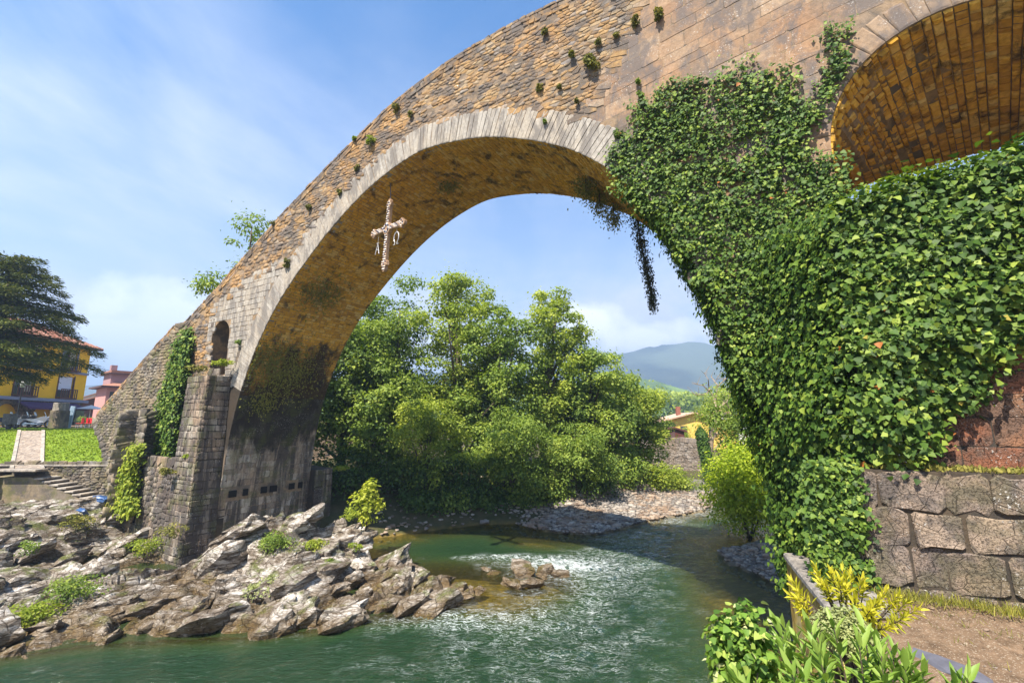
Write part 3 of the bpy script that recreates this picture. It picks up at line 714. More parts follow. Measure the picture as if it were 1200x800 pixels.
# water: real ripples and rapids, opacity grows with the depth of water below
def water():
    x = np.concatenate([np.arange(-34, -14, .3), np.arange(-14, 12, .115), np.arange(12, 40, .35), np.linspace(40, 120, 60)])
    y = np.concatenate([np.linspace(-30, 3, 40), np.arange(3, 12, .16), np.arange(12, 32, .115), np.arange(32, 62, .22)])
    X, Y = np.meshgrid(x, y); H, sd = ground_h(X, Y)
    # rapids: the tongue of fast water from the gravel bar down towards the camera
    cx = np.interp(Y, [4, 10, 14, 18, 22, 26, 30, 34, 40], [1.0, .8, 1.5, 3.0, 4.8, 6.6, 9.8, 14.0, 18]); wd = np.interp(Y, [4, 12, 18, 22, 28, 34], [3.2, 3.6, 3.0, 2.6, 2.4, 2.4])
    rap = np.exp(-((X - cx) / wd) ** 2) * sstep(4, 14, Y)
    rap2 = np.exp(-(((X - 1.6) / 2.2) ** 2 + ((Y - 20.6) / 1.3) ** 2)) + .8 * np.exp(-(((X + .6) / 2.0) ** 2 + ((Y - 21.8) / .5) ** 2)) + .7 * np.exp(-(((X + 1.6) / 2.4) ** 2 + ((Y - 15.4) / .9) ** 2))
    flow = (X + .35 * Y)
    U = X * .86 + Y * .5; Vv = -X * .5 + Y * .86          # across / along the flow
    n1 = nz(U * .9, Vv * 1.5, .3, 4); n2 = 1 - np.abs(nz(U * 1.6, Vv * 3.4, 2.0, 4)) * 2; n3 = nz(U * 3.4, Vv * 6.5, 5.0, 3)
    Z = .026 * n1 + .014 * n3 + rap * (.10 * n1 + .07 * (n2 - .5) + .025 * n3) + rap2 * (.05 + .12 * (n2 - .4) + .06 * n3)
    Z *= sstep(0.15, -.5, sd)
    depth = np.clip(-H, 0, 4)
    foam_glint = np.clip(rap * .72 * (.55 + .45 * sstep(12, 19, Y)) + rap2 * 1.25, 0, 1.4) + .15 * np.exp(-((X + 2) / 5) ** 2 - ((Y - 12.5) / 3.0) ** 2)
    foam_glint = foam_glint + .5 * (sd > -3) * sstep(30, 36, Y)
    cyc = nz(U * .8, Vv * .8, 8, 3)
    me = mesh_np('river_water', np.stack([X, Y, Z], -1).reshape(-1, 3), grid_faces(len(x), len(y)), None, True,
        {'depth': depth.ravel(), 'foam_glint': foam_glint.ravel(), 'crest': (n2 * .6 + n3 * .4).ravel()})
    b = NB('water'); P = b.pos(); dp = b.attr('depth'); fm = b.attr('foam_glint'); cr = b.attr('crest')
    col = b.ramp(b.math('MULTIPLY', dp, .5), [(0, (.12, .085, .014)), (.25, (.045, .05, .010)), (.6, (.020, .044, .014)), (1, (.011, .031, .012))])
    rot = (0, 0, R(30))
    r1 = b.noise(b.mapv(P, (1.6, 4.2, 1), rot), 1.6, 6, .6, .6); r2 = b.noise(b.mapv(P, (2, 4, 1), rot), 7, 4, .6)
    h = b.math('ADD', b.math('MULTIPLY', r1, 1.0), b.math('MULTIPLY', r2, .20)); nrm = b.bump(h, .8, .13)
    body = b.N('ShaderNodeBsdfDiffuse'); b.L(col, body.inputs[0])
    tr = b.N('ShaderNodeBsdfTransparent'); tr.inputs[0].default_value = (.80, .86, .62, 1)
    op = b.ramp(b.math('MULTIPLY', dp, .5), [(0, 0.0), (.12, .18), (.45, .85), (.8, 1)])
    m1 = b.N('ShaderNodeMixShader'); b.L(op, m1.inputs[0]); b.L(tr.outputs[0], m1.inputs[1]); b.L(body.outputs[0], m1.inputs[2])
    gl = b.N('ShaderNodeBsdfGlossy'); gl.inputs['Roughness'].default_value = .10; b.L(nrm, gl.inputs['Normal'])
    fr_ = b.N('ShaderNodeFresnel'); fr_.inputs[0].default_value = 1.36; b.L(nrm, fr_.inputs['Normal'])
    m2 = b.N('ShaderNodeMixShader'); b.L(b.math('MULTIPLY', fr_.outputs[0], 1.15, True), m2.inputs[0]); b.L(m1.outputs[0], m2.inputs[1]); b.L(gl.outputs[0], m2.inputs[2])
    fl = b.noise(b.mapv(P, (1.5, 5.5, 1), (0, 0, R(35))), 2.2, 9, .72, 1.2)
    ff = b.math('ADD', b.math('ADD', b.math('MULTIPLY', fm, .26), b.math('MULTIPLY', cr, .14)), b.math('SUBTRACT', fl, .5))
    solid = b.ramp(ff, [(.36, 0), (.44, .6), (.56, .95)])
    ln = b.math('ABSOLUTE', b.math('SUBTRACT', b.noise(b.mapv(P, (1.2, 4.2, 1), (0, 0, R(28))), 1.6, 5, .55, 1.6), .5)); line = b.ramp(ln, [(0, 1), (.008, .6), (.03, 0)])  # thin white streaks: silvery sky glints painted in along with the foam
    cov = b.ramp(b.math('ADD', fm, b.math('MULTIPLY', b.math('SUBTRACT', b.noise(P, .9, 4), .5), 1.6)), [(.22, 0), (.85, .9)])
    fmask = b.math('MULTIPLY', b.math('MAXIMUM', solid, b.math('MULTIPLY', line, cov)), .82)
    fo = b.principled(b.mix(b.noise(P, 25, 3), (.55, .60, .60), (.85, .88, .88)), .6, .4, nrm)
    m3 = b.N('ShaderNodeMixShader'); b.L(fmask, m3.inputs[0]); b.L(m2.outputs[0], m3.inputs[1]); b.L(fo, m3.inputs[2])
    me.materials.append(b.out(m3.outputs[0]))
    o = link('river_water', me); o['kind'] = 'structure'
water()

# ------------------------------------------------------------------ rocks
def rock_mat():
    b = NB('rock'); P = b.pos()
    st = b.noise(b.mapv(P, (1.2, 1.2, 7.0), (R(24), R(-32), 0)), 1.3, 9, .65, .5)
    c = b.ramp(st, [(.34, (.055, .038, .026)), (.44, (.18, .145, .11)), (.53, (.40, .355, .30)), (.65, (.74, .69, .63))])
    c = b.mix(b.ramp(b.noise(P, .7, 6, .6), [(.45, 0), (.62, .75)]), c, (.12, .085, .05))
    nr = b.N('ShaderNodeSeparateXYZ'); b.L(b.geo.outputs['Normal'], nr.inputs[0]); up = b.ramp(nr.outputs[2], [(.35, 0), (.75, 1)])
    ms = b.math('MULTIPLY', b.math('MULTIPLY', b.ramp(b.noise(P, 1.1, 7, .65), [(.52, 0), (.6, 1)]), up), .8)
    c = b.mix(ms, c, (.09, .11, .015))
    z = b.N('ShaderNodeSeparateXYZ'); b.L(P, z.inputs[0])
    wet = b.ramp(z.outputs[2], [(.12, 1), (.55, 0)])
    c = b.mix(b.math('MULTIPLY', wet, .75), c, b.mix(b.noise(P, 3, 4), (.05, .035, .012), (.16, .09, .02)))
    fl = b.ramp(b.noise(P, 19, 5, .65), [(.62, 0), (.68, .7)]); c = b.mix(fl, c, (.66, .64, .58))
    ck = b.voro(b.mapv(P, (1.0, 1.0, 2.6), (R(24), R(-32), 0)), 2.3, 'DISTANCE_TO_EDGE'); ckr = b.ramp(ck, [(0, 0), (.035, 1)])
    ck2 = b.ramp(b.voro(b.mapv(P, (1.0, 1.0, 3.4), (R(24), R(-32), 0)), 6.5, 'DISTANCE_TO_EDGE'), [(0, 0), (.06, 1)])
    c = b.mix(ckr, b.mix(1.0, c, (.35, .30, .25), 'MULTIPLY'), c); c = b.mix(ck2, b.mix(1.0, c, (.65, .6, .55), 'MULTIPLY'), c)
    h = b.math('ADD', b.math('MULTIPLY', st, 1.2), b.math('MULTIPLY', b.noise(P, 22, 8, .7), .6)); h = b.math('ADD', h, b.math('ADD', b.math('MULTIPLY', ckr, .5), b.math('MULTIPLY', ck2, .3)))
    return b.out(b.principled(c, .88, .25, b.bump(h, .9, .07)))
M['rock'] = rock_mat()
def rock_mesh(seed, sx, sy, sz, sub=1, rough=.07):
    rd = random.Random(seed); bm = bmesh.new()
    for _ in range(20):
        v = Vector((rd.uniform(-1, 1), rd.uniform(-1, 1), rd.uniform(-1, 1)))
        k = max(abs(v.x), abs(v.y), abs(v.z)); v = v / k * rd.uniform(.75, 1.0)
        bm.verts.new((v.x * sx, v.y * sy, v.z * sz))
    r = bmesh.ops.convex_hull(bm, input=bm.verts); junk = [g for g in r['geom_interior'] + r['geom_unused'] if isinstance(g, bmesh.types.BMVert)]
    bmesh.ops.delete(bm, geom=list(set(junk)), context='VERTS')
    for k in range(sub):
        bmesh.ops.subdivide_edges(bm, edges=[e for e in bm.edges if e.calc_length() > .25 * max(sx, sy) * (.6 ** k)], cuts=1, use_grid_fill=True)
        bmesh.ops.triangulate(bm, faces=bm.faces)
        for v in bm.verts:
            q = v.co * (1.8 * (k + 1)) / max(sx, sy) + Vector((seed * 3.1, 0, 0)); n_ = noise.noise_vector(q)
            lay = math.sin(v.co.z / sz * 7 + noise.noise(q) * 2)
            v.co += n_ * rough * max(sx, sy) * (.8 ** k) + Vector((v.co.x, v.co.y, 0)).normalized() * lay * rough * .5 * sx
    me = bpy.data.meshes.new('rock'); bm.to_mesh(me); bm.free(); me.materials.append(M['rock']); return me
ROCKS = [rock_mesh(i, 1.0, random.uniform(.55, .9), random.uniform(.28, .5), 2) for i in range(16)]
PEBB = [rock_mesh(100 + i, 1.0, random.uniform(.6, .9), random.uniform(.35, .55), 0) for i in range(8)]
OC = []     # outcrop control points
for px, py, Y in [(0, 618, 20), (60, 603, 22), (100, 595, 24), (150, 600, 24.5), (185, 640, 21.5), (0, 680, 16.5), (60, 700, 16), (120, 680, 17), (160, 700, 16.5), (225, 688, 18.2), (262, 655, 19), (300, 625, 19.6), (340, 616, 20.2), (395, 622, 21.5),
                  (432, 640, 20.8), (440, 662, 19.4), (478, 670, 18.6), (500, 684, 18), (360, 672, 17.6), (300, 690, 17), (420, 700, 16.8), (200, 725, 15.2), (330, 715, 15.6), (100, 735, 14.8), (40, 745, 14.2)]:
    OC.append(at(px, py, Y))
for p in RIVER[2:16]: OC.append((p[0], p[1], -.12))
OC += [(-30, 20, 1.2), (-30, 26, 1.9), (-24, 27, 1.7), (-27, 24.5, 1.6), (-20, 27, .5), (-13, 26, 1.6), (-11, 25, .3), (-8.5, 22, -.3), (-5, 18.9, -.2), (-38, 22, 1.2), (-34, 14, .8), (-24, 10, .2)]
OC += [tuple(B(-22.6, -1.7, -.45)), tuple(B(-24, -1.8, -.35)), tuple(B(-25.3, -1.9, .0)), tuple(B(-26.8, -1.9, .55)), tuple(B(-23.2, -3.0, -.15)), tuple(B(-24.8, -3.2, .05)), tuple(at(228, 700, 17.2)), tuple(at(205, 695, 17.6))]
OC = [np.array(q) + (np.array((0, 0, .35)) if (q[2] > .6 and q[0] > -13) else 0) for q in OC]; OC = np.array(OC)
def outcrop_h(X, Y):
    w = 1 / (((X[..., None] - OC[:, 0]) ** 2 + (Y[..., None] - OC[:, 1]) ** 2) ** 1.6 + .02)
    return (w * OC[:, 2]).sum(-1) / w.sum(-1)
def outcrop():
    x = np.arange(-32, -1.4, .11); y = np.arange(9, 27.2, .11); X, Y = np.meshgrid(x, y)
    sd = seg_sd(X, Y, RIVER); H = outcrop_h(X, Y)
    q = X * .55 - Y * .35; wv = nz(X * .5, Y * .5, 1, 3) * 1.6
    def saw(u): f = u - np.floor(u); return f * (f < .82) + (1 - f) * .82 / .18 * (f >= .82)
    amp = .35 + .45 * sstep(-16, -10, X)
    Hh = H + .12 + amp * ((saw(q * .85 + wv) - .45) * .75 + (saw(q * 2.6 + wv * 2.1 + Y * .3) - .45) * .28 + (saw(q * 7 + wv * 3) - .45) * .08) + .25 * nz(X * 1.1, Y * 1.1, 3, 4) + .10 * np.abs(nz(X * 4, Y * 4, 2, 3))
    Hh = Hh * sstep(.5, -.4, sd * -1 - .0) + (-.9) * (1 - sstep(.5, -.4, -sd))
    T = X * BN[0] + Y * BN[1] - 12; S = X * BR[0] + Y * BR[1]
    Z = np.where(sd < -.3, np.minimum(Hh, -.25) + (sd + .3) * 1.3, Hh)
    V = np.stack([X, Y, Z], -1).reshape(-1, 3); F = grid_faces(len(x), len(y))
    keep = (Z.ravel()[F] > -3.2).any(1); F = F[keep]; u, inv = np.unique(F, return_inverse=True)
    me = mesh_np('rock_outcrop', V[u], inv.reshape(F.shape), M['rock'], True)
    me.shade_flat() if hasattr(me, 'shade_flat') else None
    o = link('rock_outcrop', me); o['kind'] = 'structure'; return o
oc = outcrop()
# loose and jutting slabs on it
rk = thing('rock_pile', 'jumbled grey slabs of tilted rock along the shore under the left pier', 'rocks', loc=(-12, 18, .5))
def place_rock(me, p, s, rz, tilt=(R(20), R(-30)), parent=None, name='rock', flat=1.0):
    o = bpy.data.objects.new(name, me); COL.objects.link(o)
    m = Matrix.Translation(Vector(p)) @ Matrix.Rotation(rz, 4, 'Z') @ Matrix.Rotation(tilt[1], 4, 'Y') @ Matrix.Rotation(tilt[0], 4, 'X') @ Matrix.Diagonal((s, s, s * flat, 1))
    if parent is not None:
        o.parent = parent; m = Matrix.Translation(-parent.location) @ m
    o.matrix_basis = m; return o
def rocks_on_outcrop():
    n = 0; tries = 0
    while n < 240 and tries < 8000:
        tries += 1
        x, y = random.uniform(-26, -1.8), random.uniform(12.5, 26)
        X, Y = np.array([[x]]), np.array([[y]]); sd = float(seg_sd(X, Y, RIVER)[0, 0])
        T = x * BN[0] + y * BN[1] - 12; S = x * BR[0] + y * BR[1]
        if sd < -.25 or T > -.2 and (S < -22.0) : continue
        if T > 5.5 or (T > -.5 and S > -22 and S < -21): continue
        pz = float(outcrop_h(X, Y)[0, 0]) + .05
        p = proj(np.array([x, y, pz]))
        if p[0] < -40 or p[0] > 560 or (172 < p[0] < 262 and p[1] < 712): continue
        s = random.choice([.25, .35, .45, .6, .8, 1.1]) * random.uniform(.8, 1.2)
        if x > -12 and s < .7: s *= 1.9
        place_rock(random.choice(ROCKS), (x, y, pz - s * .12), s, R(random.gauss(-35, 18)), (R(random.gauss(14, 8)), R(random.gauss(-20, 8))), rk)
        n += 1
rocks_on_outcrop()
isl = thing('rock_islet', 'low wet brown rocks breaking the rapids in midstream', 'rocks', loc=tuple(at(620, 675, 18.5) * (1, 1, 0)))
for px, py, z, s in [(612, 668, .12, .75), (600, 684, .05, .5), (622, 684, .08, .55), (655, 672, .05, .45), (580, 672, .0, .35), (640, 668, .1, .4), (570, 668, -.02, .3), (635, 676, .0, .35)]:
    p = onz(px, py, z); place_rock(random.choice(ROCKS), tuple(p), s, random.uniform(0, 6), (R(8), R(-12)), isl, flat=1.1)
tipr = thing('shore_rock', 'flat brown wet ledge at the tip of the rocks, awash', 'rocks', loc=tuple(onz(540, 698, 0)))
for px, py, s in [(540, 697, .5), (522, 702, .45), (505, 706, .5), (560, 693, .3), (480, 712, .45)]:
    p = onz(px, py, .02); place_rock(random.choice(ROCKS), tuple(p), s, random.uniform(-1, 1), (R(5), R(-10)), tipr)
# gravel bar pebbles (one mass)
def merge_meshes(name, protos, places, mat, tints=None):
    Vs, Fs, T, off = [], [], [], 0
    pv = []
    for me in protos:
        v = np.zeros(len(me.vertices) * 3); me.vertices.foreach_get('co', v); bmf = [tuple(p.vertices) for p in me.polygons]
        fs = {}
        for f in bmf: fs.setdefault(len(f), []).append(f)
        pv.append((v.reshape(-1, 3), {k: np.array(a) for k, a in fs.items()}))
    FF = {}
    for i, (k, p, s, rz) in enumerate(places):
        v, fs = pv[k % len(pv)]; c, s_ = math.cos(rz), math.sin(rz); Rm = np.array([[c, -s_, 0], [s_, c, 0], [0, 0, 1]])
        Vs.append((v * s) @ Rm.T + p); T.append(np.full(len(v), random.random()))
        for kk, a in fs.items(): FF.setdefault(kk, []).append(a + off)
        off += len(v)
    me = mesh_np(name, np.concatenate(Vs), [np.concatenate(a) for a in FF.values()], mat, attrs={'tint': np.concatenate(T)})
    return me
M['pebble'] = stone_mat('river_pebble', [(0, (.13, .11, .10)), (.5, (.30, .27, .24)), (1, (.52, .47, .40))], patch=(.36, .22, .12), bump=.4)
pl = []
while len(pl) < 4200:
    px, py = random.uniform(440, 845), random.uniform(578, 645)
    p = onz(px, py, .1); sd = float(seg_sd(p[None, 0:1], p[None, 1:2], RIVER)[0, 0])
    if sd < -.5 or sd > 6 or p[1] > 45: continue
    if random.random() > float(np.interp(px, [440, 590, 660], [.06, .12, 1.0])): continue
    h = float(ground_h(p[None, 0:1], p[None, 1:2])[0][0, 0]); big = random.random() < .04
    pl.append((random.randrange(8), np.array([p[0], p[1], h + .02]), random.uniform(.06, .16) * (2.2 if big else 1), random.uniform(0, 6)))
o = link('gravel_bar', merge_meshes('gravel_bar', PEBB, pl, M['pebble'])); tag(o, 'grey shingle and pebbles piled on the far bend of the river', 'gravel', kind='stuff')
pl = []
while len(pl) < 1500:
    px, py = random.uniform(820, 975), random.uniform(640, 712)
    p = onz(px, py, .1); sd = float(seg_sd(p[None, 0:1], p[None, 1:2], RIVER)[0, 0])
    if sd < -.35 or sd > 4: continue
    h = float(ground_h(p[None, 0:1], p[None, 1:2])[0][0, 0])
    pl.append((random.randrange(8), np.array([p[0], p[1], h + .02]), random.uniform(.04, .11) * (2.5 if random.random() < .05 else 1), random.uniform(0, 6)))
o = link('shore_gravel', merge_meshes('shore_gravel', PEBB, pl, M['pebble'])); tag(o, 'pale gravel beach at the foot of the ivy covered pier', 'gravel', kind='stuff')

# ------------------------------------------------------------------ right bank masonry
rw = thing('retaining_wall', 'retaining wall of big weathered grey brown blocks below the ledge at right', 'wall', loc=tuple(B(2, -2.2, 3)))
blk = stones_from(coursed_cells(1.02, 9.5, 2.35, 5.22, .74, .52, gap=.006, hv=.18, wv=.5, wob=.16), f_front(-2.2), h=.035, hv=.8, back=.1, tilt=.6, cap=.93)
blk += stones_from(coursed_cells(-2.2, -.4, 2.35, 5.22, .7, .56, gap=.012), lambda a, b, h: B(1.02 - h, a, b), h=.06)
emit('stone_block', blk, M['block'], rw, 300)
mb = MB(); slab(mb, 0, 0, -2.2, -1.72, [(1.02, 2.0), (9.5, 2.0), (9.5, 5.22), (1.02, 5.22)]); slab(mb, 0, 0, -1.72, .3, [(1.03, 2.0), (1.7, 2.0), (1.7, 5.19), (1.03, 5.19)])
mb.build('wall_backing', M['mortar_dark'], rw)
pw = thing('buttress_wall', 'reddish sandstone wall under the ivy, above the block wall', 'wall', loc=tuple(B(3, -1.7, 5)))
PL = [(-.05, .35), (1.35, -1.7), (9.5, -1.7), (9.5, .35)]
V = [B(s, t, z + (.12 * (t > -1) if z > 5 else 0)) for z in (-2.0, 9.7) for s, t in PL]
me = mesh_py('wall_body', V, [(0, 1, 5, 4), (1, 2, 6, 5), (2, 3, 7, 6), (3, 0, 4, 7), (4, 5, 6, 7)], M['mortar_dark'], tint=.5); link('wall_body', me, pw)
rs = stones_from(coursed_cells(1.36, 9.4, 5.25, 8.2, .85, .42, gap=.004, wob=.03), f_front(-1.7), h=.012, cap=.95, hv=.4, tilt=.15)
emit('sandstone_block', rs, M['redwall'], pw, 300)
# parapet along the terrace edge: two lengths, the nearer one lower, ochre lichened faces
M['ochre'] = stone_mat('ochre_lichen_stone', [(0, (.42, .25, .04)), (.5, (.55, .36, .06)), (1, (.62, .50, .18))], patch=(.60, .52, .30), patch_scale=2.0, dark=(.16, .10, .03), dark_amt=.3, dark_scale=(3, 3, 3), bump=.8)
M['concrete'] = stone_mat('grey_concrete', [(0, (.30, .27, .24)), (1, (.36, .33, .29))], patch=(.25, .22, .19), patch_scale=2.0, dark=(.12, .11, .10), dark_amt=.3, dark_scale=(4, 4, 4), fleck=.3, bump=.8)
par = thing('parapet_wall', 'low ochre lichened parapet with a grey top beside the ivy pier', 'wall', loc=(5.5, 8.0, 3))
def bar(mb, x0, y0, x1, y1, w, z0, z1, off=0.0, over=0.0):
    d = Vector((x1 - x0, y1 - y0)); d.normalize(); n_ = Vector((d.y, -d.x))
    a = Vector((x0, y0)) + n_ * off - d * over; b = Vector((x1, y1)) + n_ * off + d * over
    c = (a + b) / 2; L_ = (b - a).length; ang = math.atan2(d.y, d.x)
    mb.box((c.x, c.y, (z0 + z1) / 2), (L_, w, z1 - z0), Matrix.Rotation(ang, 3, 'Z'), bev=.035)
mb = MB(); bar(mb, 6.0, 9.9, 5.05, 7.25, .85, -1.5, 3.22, off=-.05); mb.build('wall_length', M['ochre'], par, tint=.4)
mb = MB(); bar(mb, 6.0, 9.9, 5.05, 7.25, .92, 3.2, 3.34, off=-.05, over=.03); mb.build('coping', M['concrete'], par, tint=.4)
mb = MB(); bar(mb, 5.0, 7.1, 2.1, 1.6, .85, -1.5, 2.95, off=-.05); mb.build('wall_length', M['ochre'], par, tint=.8)
# slate slab lying on the terrace
mb = MB(); c = onz(1125, 790, 3.0)
me = rock_mesh(55, .42, .13, .05, 1, .07); me.materials.clear(); me.materials.append(plain('slate', (.09, .09, .11), .6, var=.3, scale=6))
o = link('stone_slab', me); o.location = tuple(onz(1120, 785, 3.10)); o.rotation_euler = (R(14), R(4), R(-60)); tag(o, 'long bluish slate slab lying on the brown soil by the parapet', 'stone slab')

# ------------------------------------------------------------------ foliage
M['ivy'] = leaf_mat('ivy_leaf', [(0, (.020, .045, .008)), (.35, (.05, .105, .014)), (.7, (.11, .175, .022)), (.93, (.22, .28, .045)), (.955, (.30, .11, .02)), (1, (.34, .10, .02))], .22, .42, .22)
M['ivy_round'] = leaf_mat('round_ivy_leaf', [(0, (.03, .06, .012)), (.35, (.07, .13, .018)), (.7, (.145, .215, .028)), (.95, (.27, .33, .055)), (1, (.34, .12, .03))], .25, .4, .25)
M['tree_leaf'] = leaf_mat('tree_leaf', [(0, (.055, .10, .020)), (.5, (.155, .225, .036)), (1, (.32, .38, .065))], .35, .5, .3)
M['tree_leaf_bright'] = leaf_mat('bright_tree_leaf', [(0, (.09, .14, .022)), (.5, (.235, .295, .040)), (1, (.43, .46, .075))], .4, .5, .3)
M['tree_leaf_dark'] = leaf_mat('dark_tree_leaf', [(0, (.025, .055, .014)), (.5, (.06, .11, .02)), (1, (.12, .18, .03))], .3, .45, .3)
M['conifer'] = leaf_mat('conifer_needles', [(0, (.03, .055, .016)), (.5, (.09, .11, .022)), (1, (.22, .20, .035))], .15, .6, .2)
M['lime_leaf'] = leaf_mat('lime_leaf', [(0, (.10, .15, .015)), (.5, (.22, .28, .03)), (1, (.38, .40, .05))], .4, .5, .3)
M['yellow_leaf'] = leaf_mat('yellow_leaf', [(0, (.22, .24, .02)), (.5, (.42, .40, .03)), (1, (.62, .54, .06))], .4, .45, .3)
M['oleander'] = leaf_mat('oleander_leaf', [(0, (.07, .14, .02)), (.5, (.16, .26, .045)), (1, (.30, .38, .09))], .3, .35, .4)
M['variegated'] = leaf_mat('variegated_ivy_leaf', [(0, (.04, .09, .015)), (.55, (.13, .23, .03)), (.8, (.30, .36, .08)), (1, (.55, .55, .32))], .25, .4, .25)
M['bright_bush'] = leaf_mat('bright_bush_leaf', [(0, (.13, .20, .02)), (.5, (.32, .40, .035)), (1, (.55, .58, .07))], .5, .5, .25)
M['sage'] = leaf_mat('sage_leaf', [(0, (.14, .17, .07)), (.5, (.26, .29, .12)), (1, (.40, .42, .20))], .3, .6, .2)
M['moss'] = leaf_mat('dry_wall_plant', [(0, (.07, .08, .02)), (.5, (.17, .17, .04)), (1, (.30, .26, .07))], .2, .7, .2)
M['creeper_dark'] = leaf_mat('dark_creeper', [(0, (.02, .025, .014)), (.6, (.06, .065, .03)), (1, (.13, .12, .06))], .1, .7, .2)
M['grass'] = leaf_mat('grass_blade', [(0, (.06, .09, .012)), (.5, (.13, .16, .02)), (1, (.30, .27, .06))], .3, .6, .2)
M['bark'] = stone_mat('bark', [(0, (.13, .10, .07)), (1, (.20, .16, .12))], dark=(.05, .04, .03), dark_amt=.4, dark_scale=(4, 4, 1), bump=.8)
M['bark_pale'] = stone_mat('pale_bark', [(0, (.36, .27, .18)), (1, (.44, .34, .24))], dark=(.16, .12, .09), dark_amt=.3, dark_scale=(4, 4, 1), bump=.6)
# leaf outlines: x across, y along the leaf, z fold
T_IVY = (np.array([(0, 0, 0), (-.50, .18, .07), (-.30, .62, .09), (0, 1.0, -.04), (.30, .62, .09), (.50, .18, .07)]), np.array([(0, 3, 2, 1), (0, 5, 4, 3)]))
T_OVAL = (np.array([(0, 0, 0), (-.26, .35, .05), (-.20, .72, .04), (0, 1.0, -.06), (.20, .72, .04), (.26, .35, .05)]), np.array([(0, 3, 2, 1), (0, 5, 4, 3)]))
T_WIDE = (np.array([(0, 0, 0), (-.44, .38, .10), (0, 1.0, -.08), (.44, .38, .10)]), np.array([(0, 3, 2, 1)]))
T_LANCE = (np.array([(0, 0, 0), (-.13, .35, .03), (-.10, .72, .0), (0, 1.0, -.10), (.10, .72, .0), (.13, .35, .03)]), np.array([(0, 3, 2, 1), (0, 5, 4, 3)]))
T_GRASS = (np.array([(-.03, 0, 0), (.03, 0, 0), (.015, .6, .05), (-.01, 1.0, .16)]), np.array([(0, 1, 2, 3)]))
T_RHOMB = (np.array([(0, 0, 0), (-.42, .5, .08), (0, 1.0, 0), (.42, .5, .08)]), np.array([(0, 3, 2, 1)]))
def unit(v): return v / np.maximum(np.linalg.norm(v, axis=-1, keepdims=True), 1e-9)
def leaves(P, Nrm, D, size, tmpl, tint):
    """P positions, Nrm face normals, D direction of the tip, size per leaf"""
    D = unit(D - (D * Nrm).sum(1, keepdims=True) * Nrm); X = np.cross(D, Nrm); tv, tf = tmpl; n, k = len(P), len(tv)
    V = P[:, None] + size[:, None, None] * (tv[None, :, 0:1] * X[:, None] + tv[None, :, 1:2] * D[:, None] + tv[None, :, 2:3] * Nrm[:, None])
    F = (tf[None] + (np.arange(n) * k)[:, None, None]).reshape(-1, tf.shape[1])
    return V.reshape(-1, 3), F, np.repeat(tint, k)
def leaf_obj(name, P, Nn, D, size, tmpl, tint, mat, parent=None, local=False):
    V, F, T = leaves(P, Nn, D, size, tmpl, tint); me = mesh_np(name, V, F, mat, attrs={'tint': T}); o = link(name, me, parent, local); return o
def leaf_parts(name, P, Nn, D, size, tmpl, tint, mat, parent, limit=300, rest='foliage'):
    """the biggest leaves in the photo as parts, the rest joined"""
    p = proj(P); d = np.linalg.norm(P - np.array([0, 0, EYE]), axis=1); vis = (p[:, 0] > 0) & (p[:, 0] < 1200) & (p[:, 1] > 0) & (p[:, 1] < 800)
    sc = np.where(vis, size / d, 0); idx = np.argsort(-sc); big, small = idx[:limit], idx[limit:]
    tv, tf = tmpl; protos = []
    for q in range(6):
        me = mesh_np(name, tv, tf, mat, attrs={'tint': np.full(len(tv), (q + .5) / 6)}); protos.append(me)
    off = Vector(parent.location)
    for i in big:
        n_ = Vector(Nn[i]).normalized(); d_ = Vector(D[i]); d_ = (d_ - n_ * d_.dot(n_)).normalized(); x_ = d_.cross(n_); s = float(size[i])
        o = bpy.data.objects.new(name, protos[min(5, int(tint[i] * 6))]); COL.objects.link(o); o.parent = parent
        m = Matrix((x_ * s, d_ * s, n_ * s)).transposed().to_4x4(); m.translation = Vector(P[i]) - off; o.matrix_basis = m
    if len(small):
        o = leaf_obj(rest, P[small], Nn[small], D[small], size[small], tmpl, tint[small], mat, parent); o['kind'] = 'stuff'
def rnd(n, k=3): return rng.normal(size=(n, k))
UP = np.array([0, 0, 1.])

# ---- ivy of the right pier
def in_poly(x, y, poly):
    ins = np.zeros(np.shape(x), bool); n = len(poly)
    for i in range(n):
        x0, y0 = poly[i]; x1, y1 = poly[(i + 1) % n]
        if y0 != y1: ins ^= ((y0 > y) != (y1 > y)) & (x < (x1 - x0) * (y - y0) / (y1 - y0) + x0)
    return ins
ivy = thing('ivy', 'thick green ivy cloaking the whole right pier and its buttress', 'ivy', loc=tuple(B(1, -1.8, 3)))
def ivy_cover(spots, nrm, thick, per=11, cl=.20, size=.115, clump_tint=.21):
    """spots: base points; nrm: outward normal (n,3); returns leaf arrays"""
    n = len(spots); c = spots + nrm * (rng.random((n, 1)) ** .7 * thick[:, None])
    P = np.repeat(c, per, 0); Nn = np.repeat(nrm, per, 0); m = len(P)
    off = rnd(m) * cl * np.array([1, 1, .8]); P = P + off
    out = unit(Nn * 1.0 + off * 1.6 + UP * .55 + rnd(m) * .38)
    D = unit(-UP * 1.0 + Nn * .5 + rnd(m) * .55)
    ct = rng.normal(size=n) * clump_tint; t = np.clip(.45 + np.repeat(ct, per) + rng.normal(size=m) * .16, .02, .92)
    t = np.where(np.repeat(nz(spots[:, 0] * .9, spots[:, 1] * .9 + spots[:, 2], spots[:, 2] * .9, 3) > .28, per) & (rng.random(m) < .02), .97, t)
    size = size * np.repeat(.75 + .55 * rng.random(n), per)
    return P, out, D, size * rng.uniform(.45, 1.4, m), t
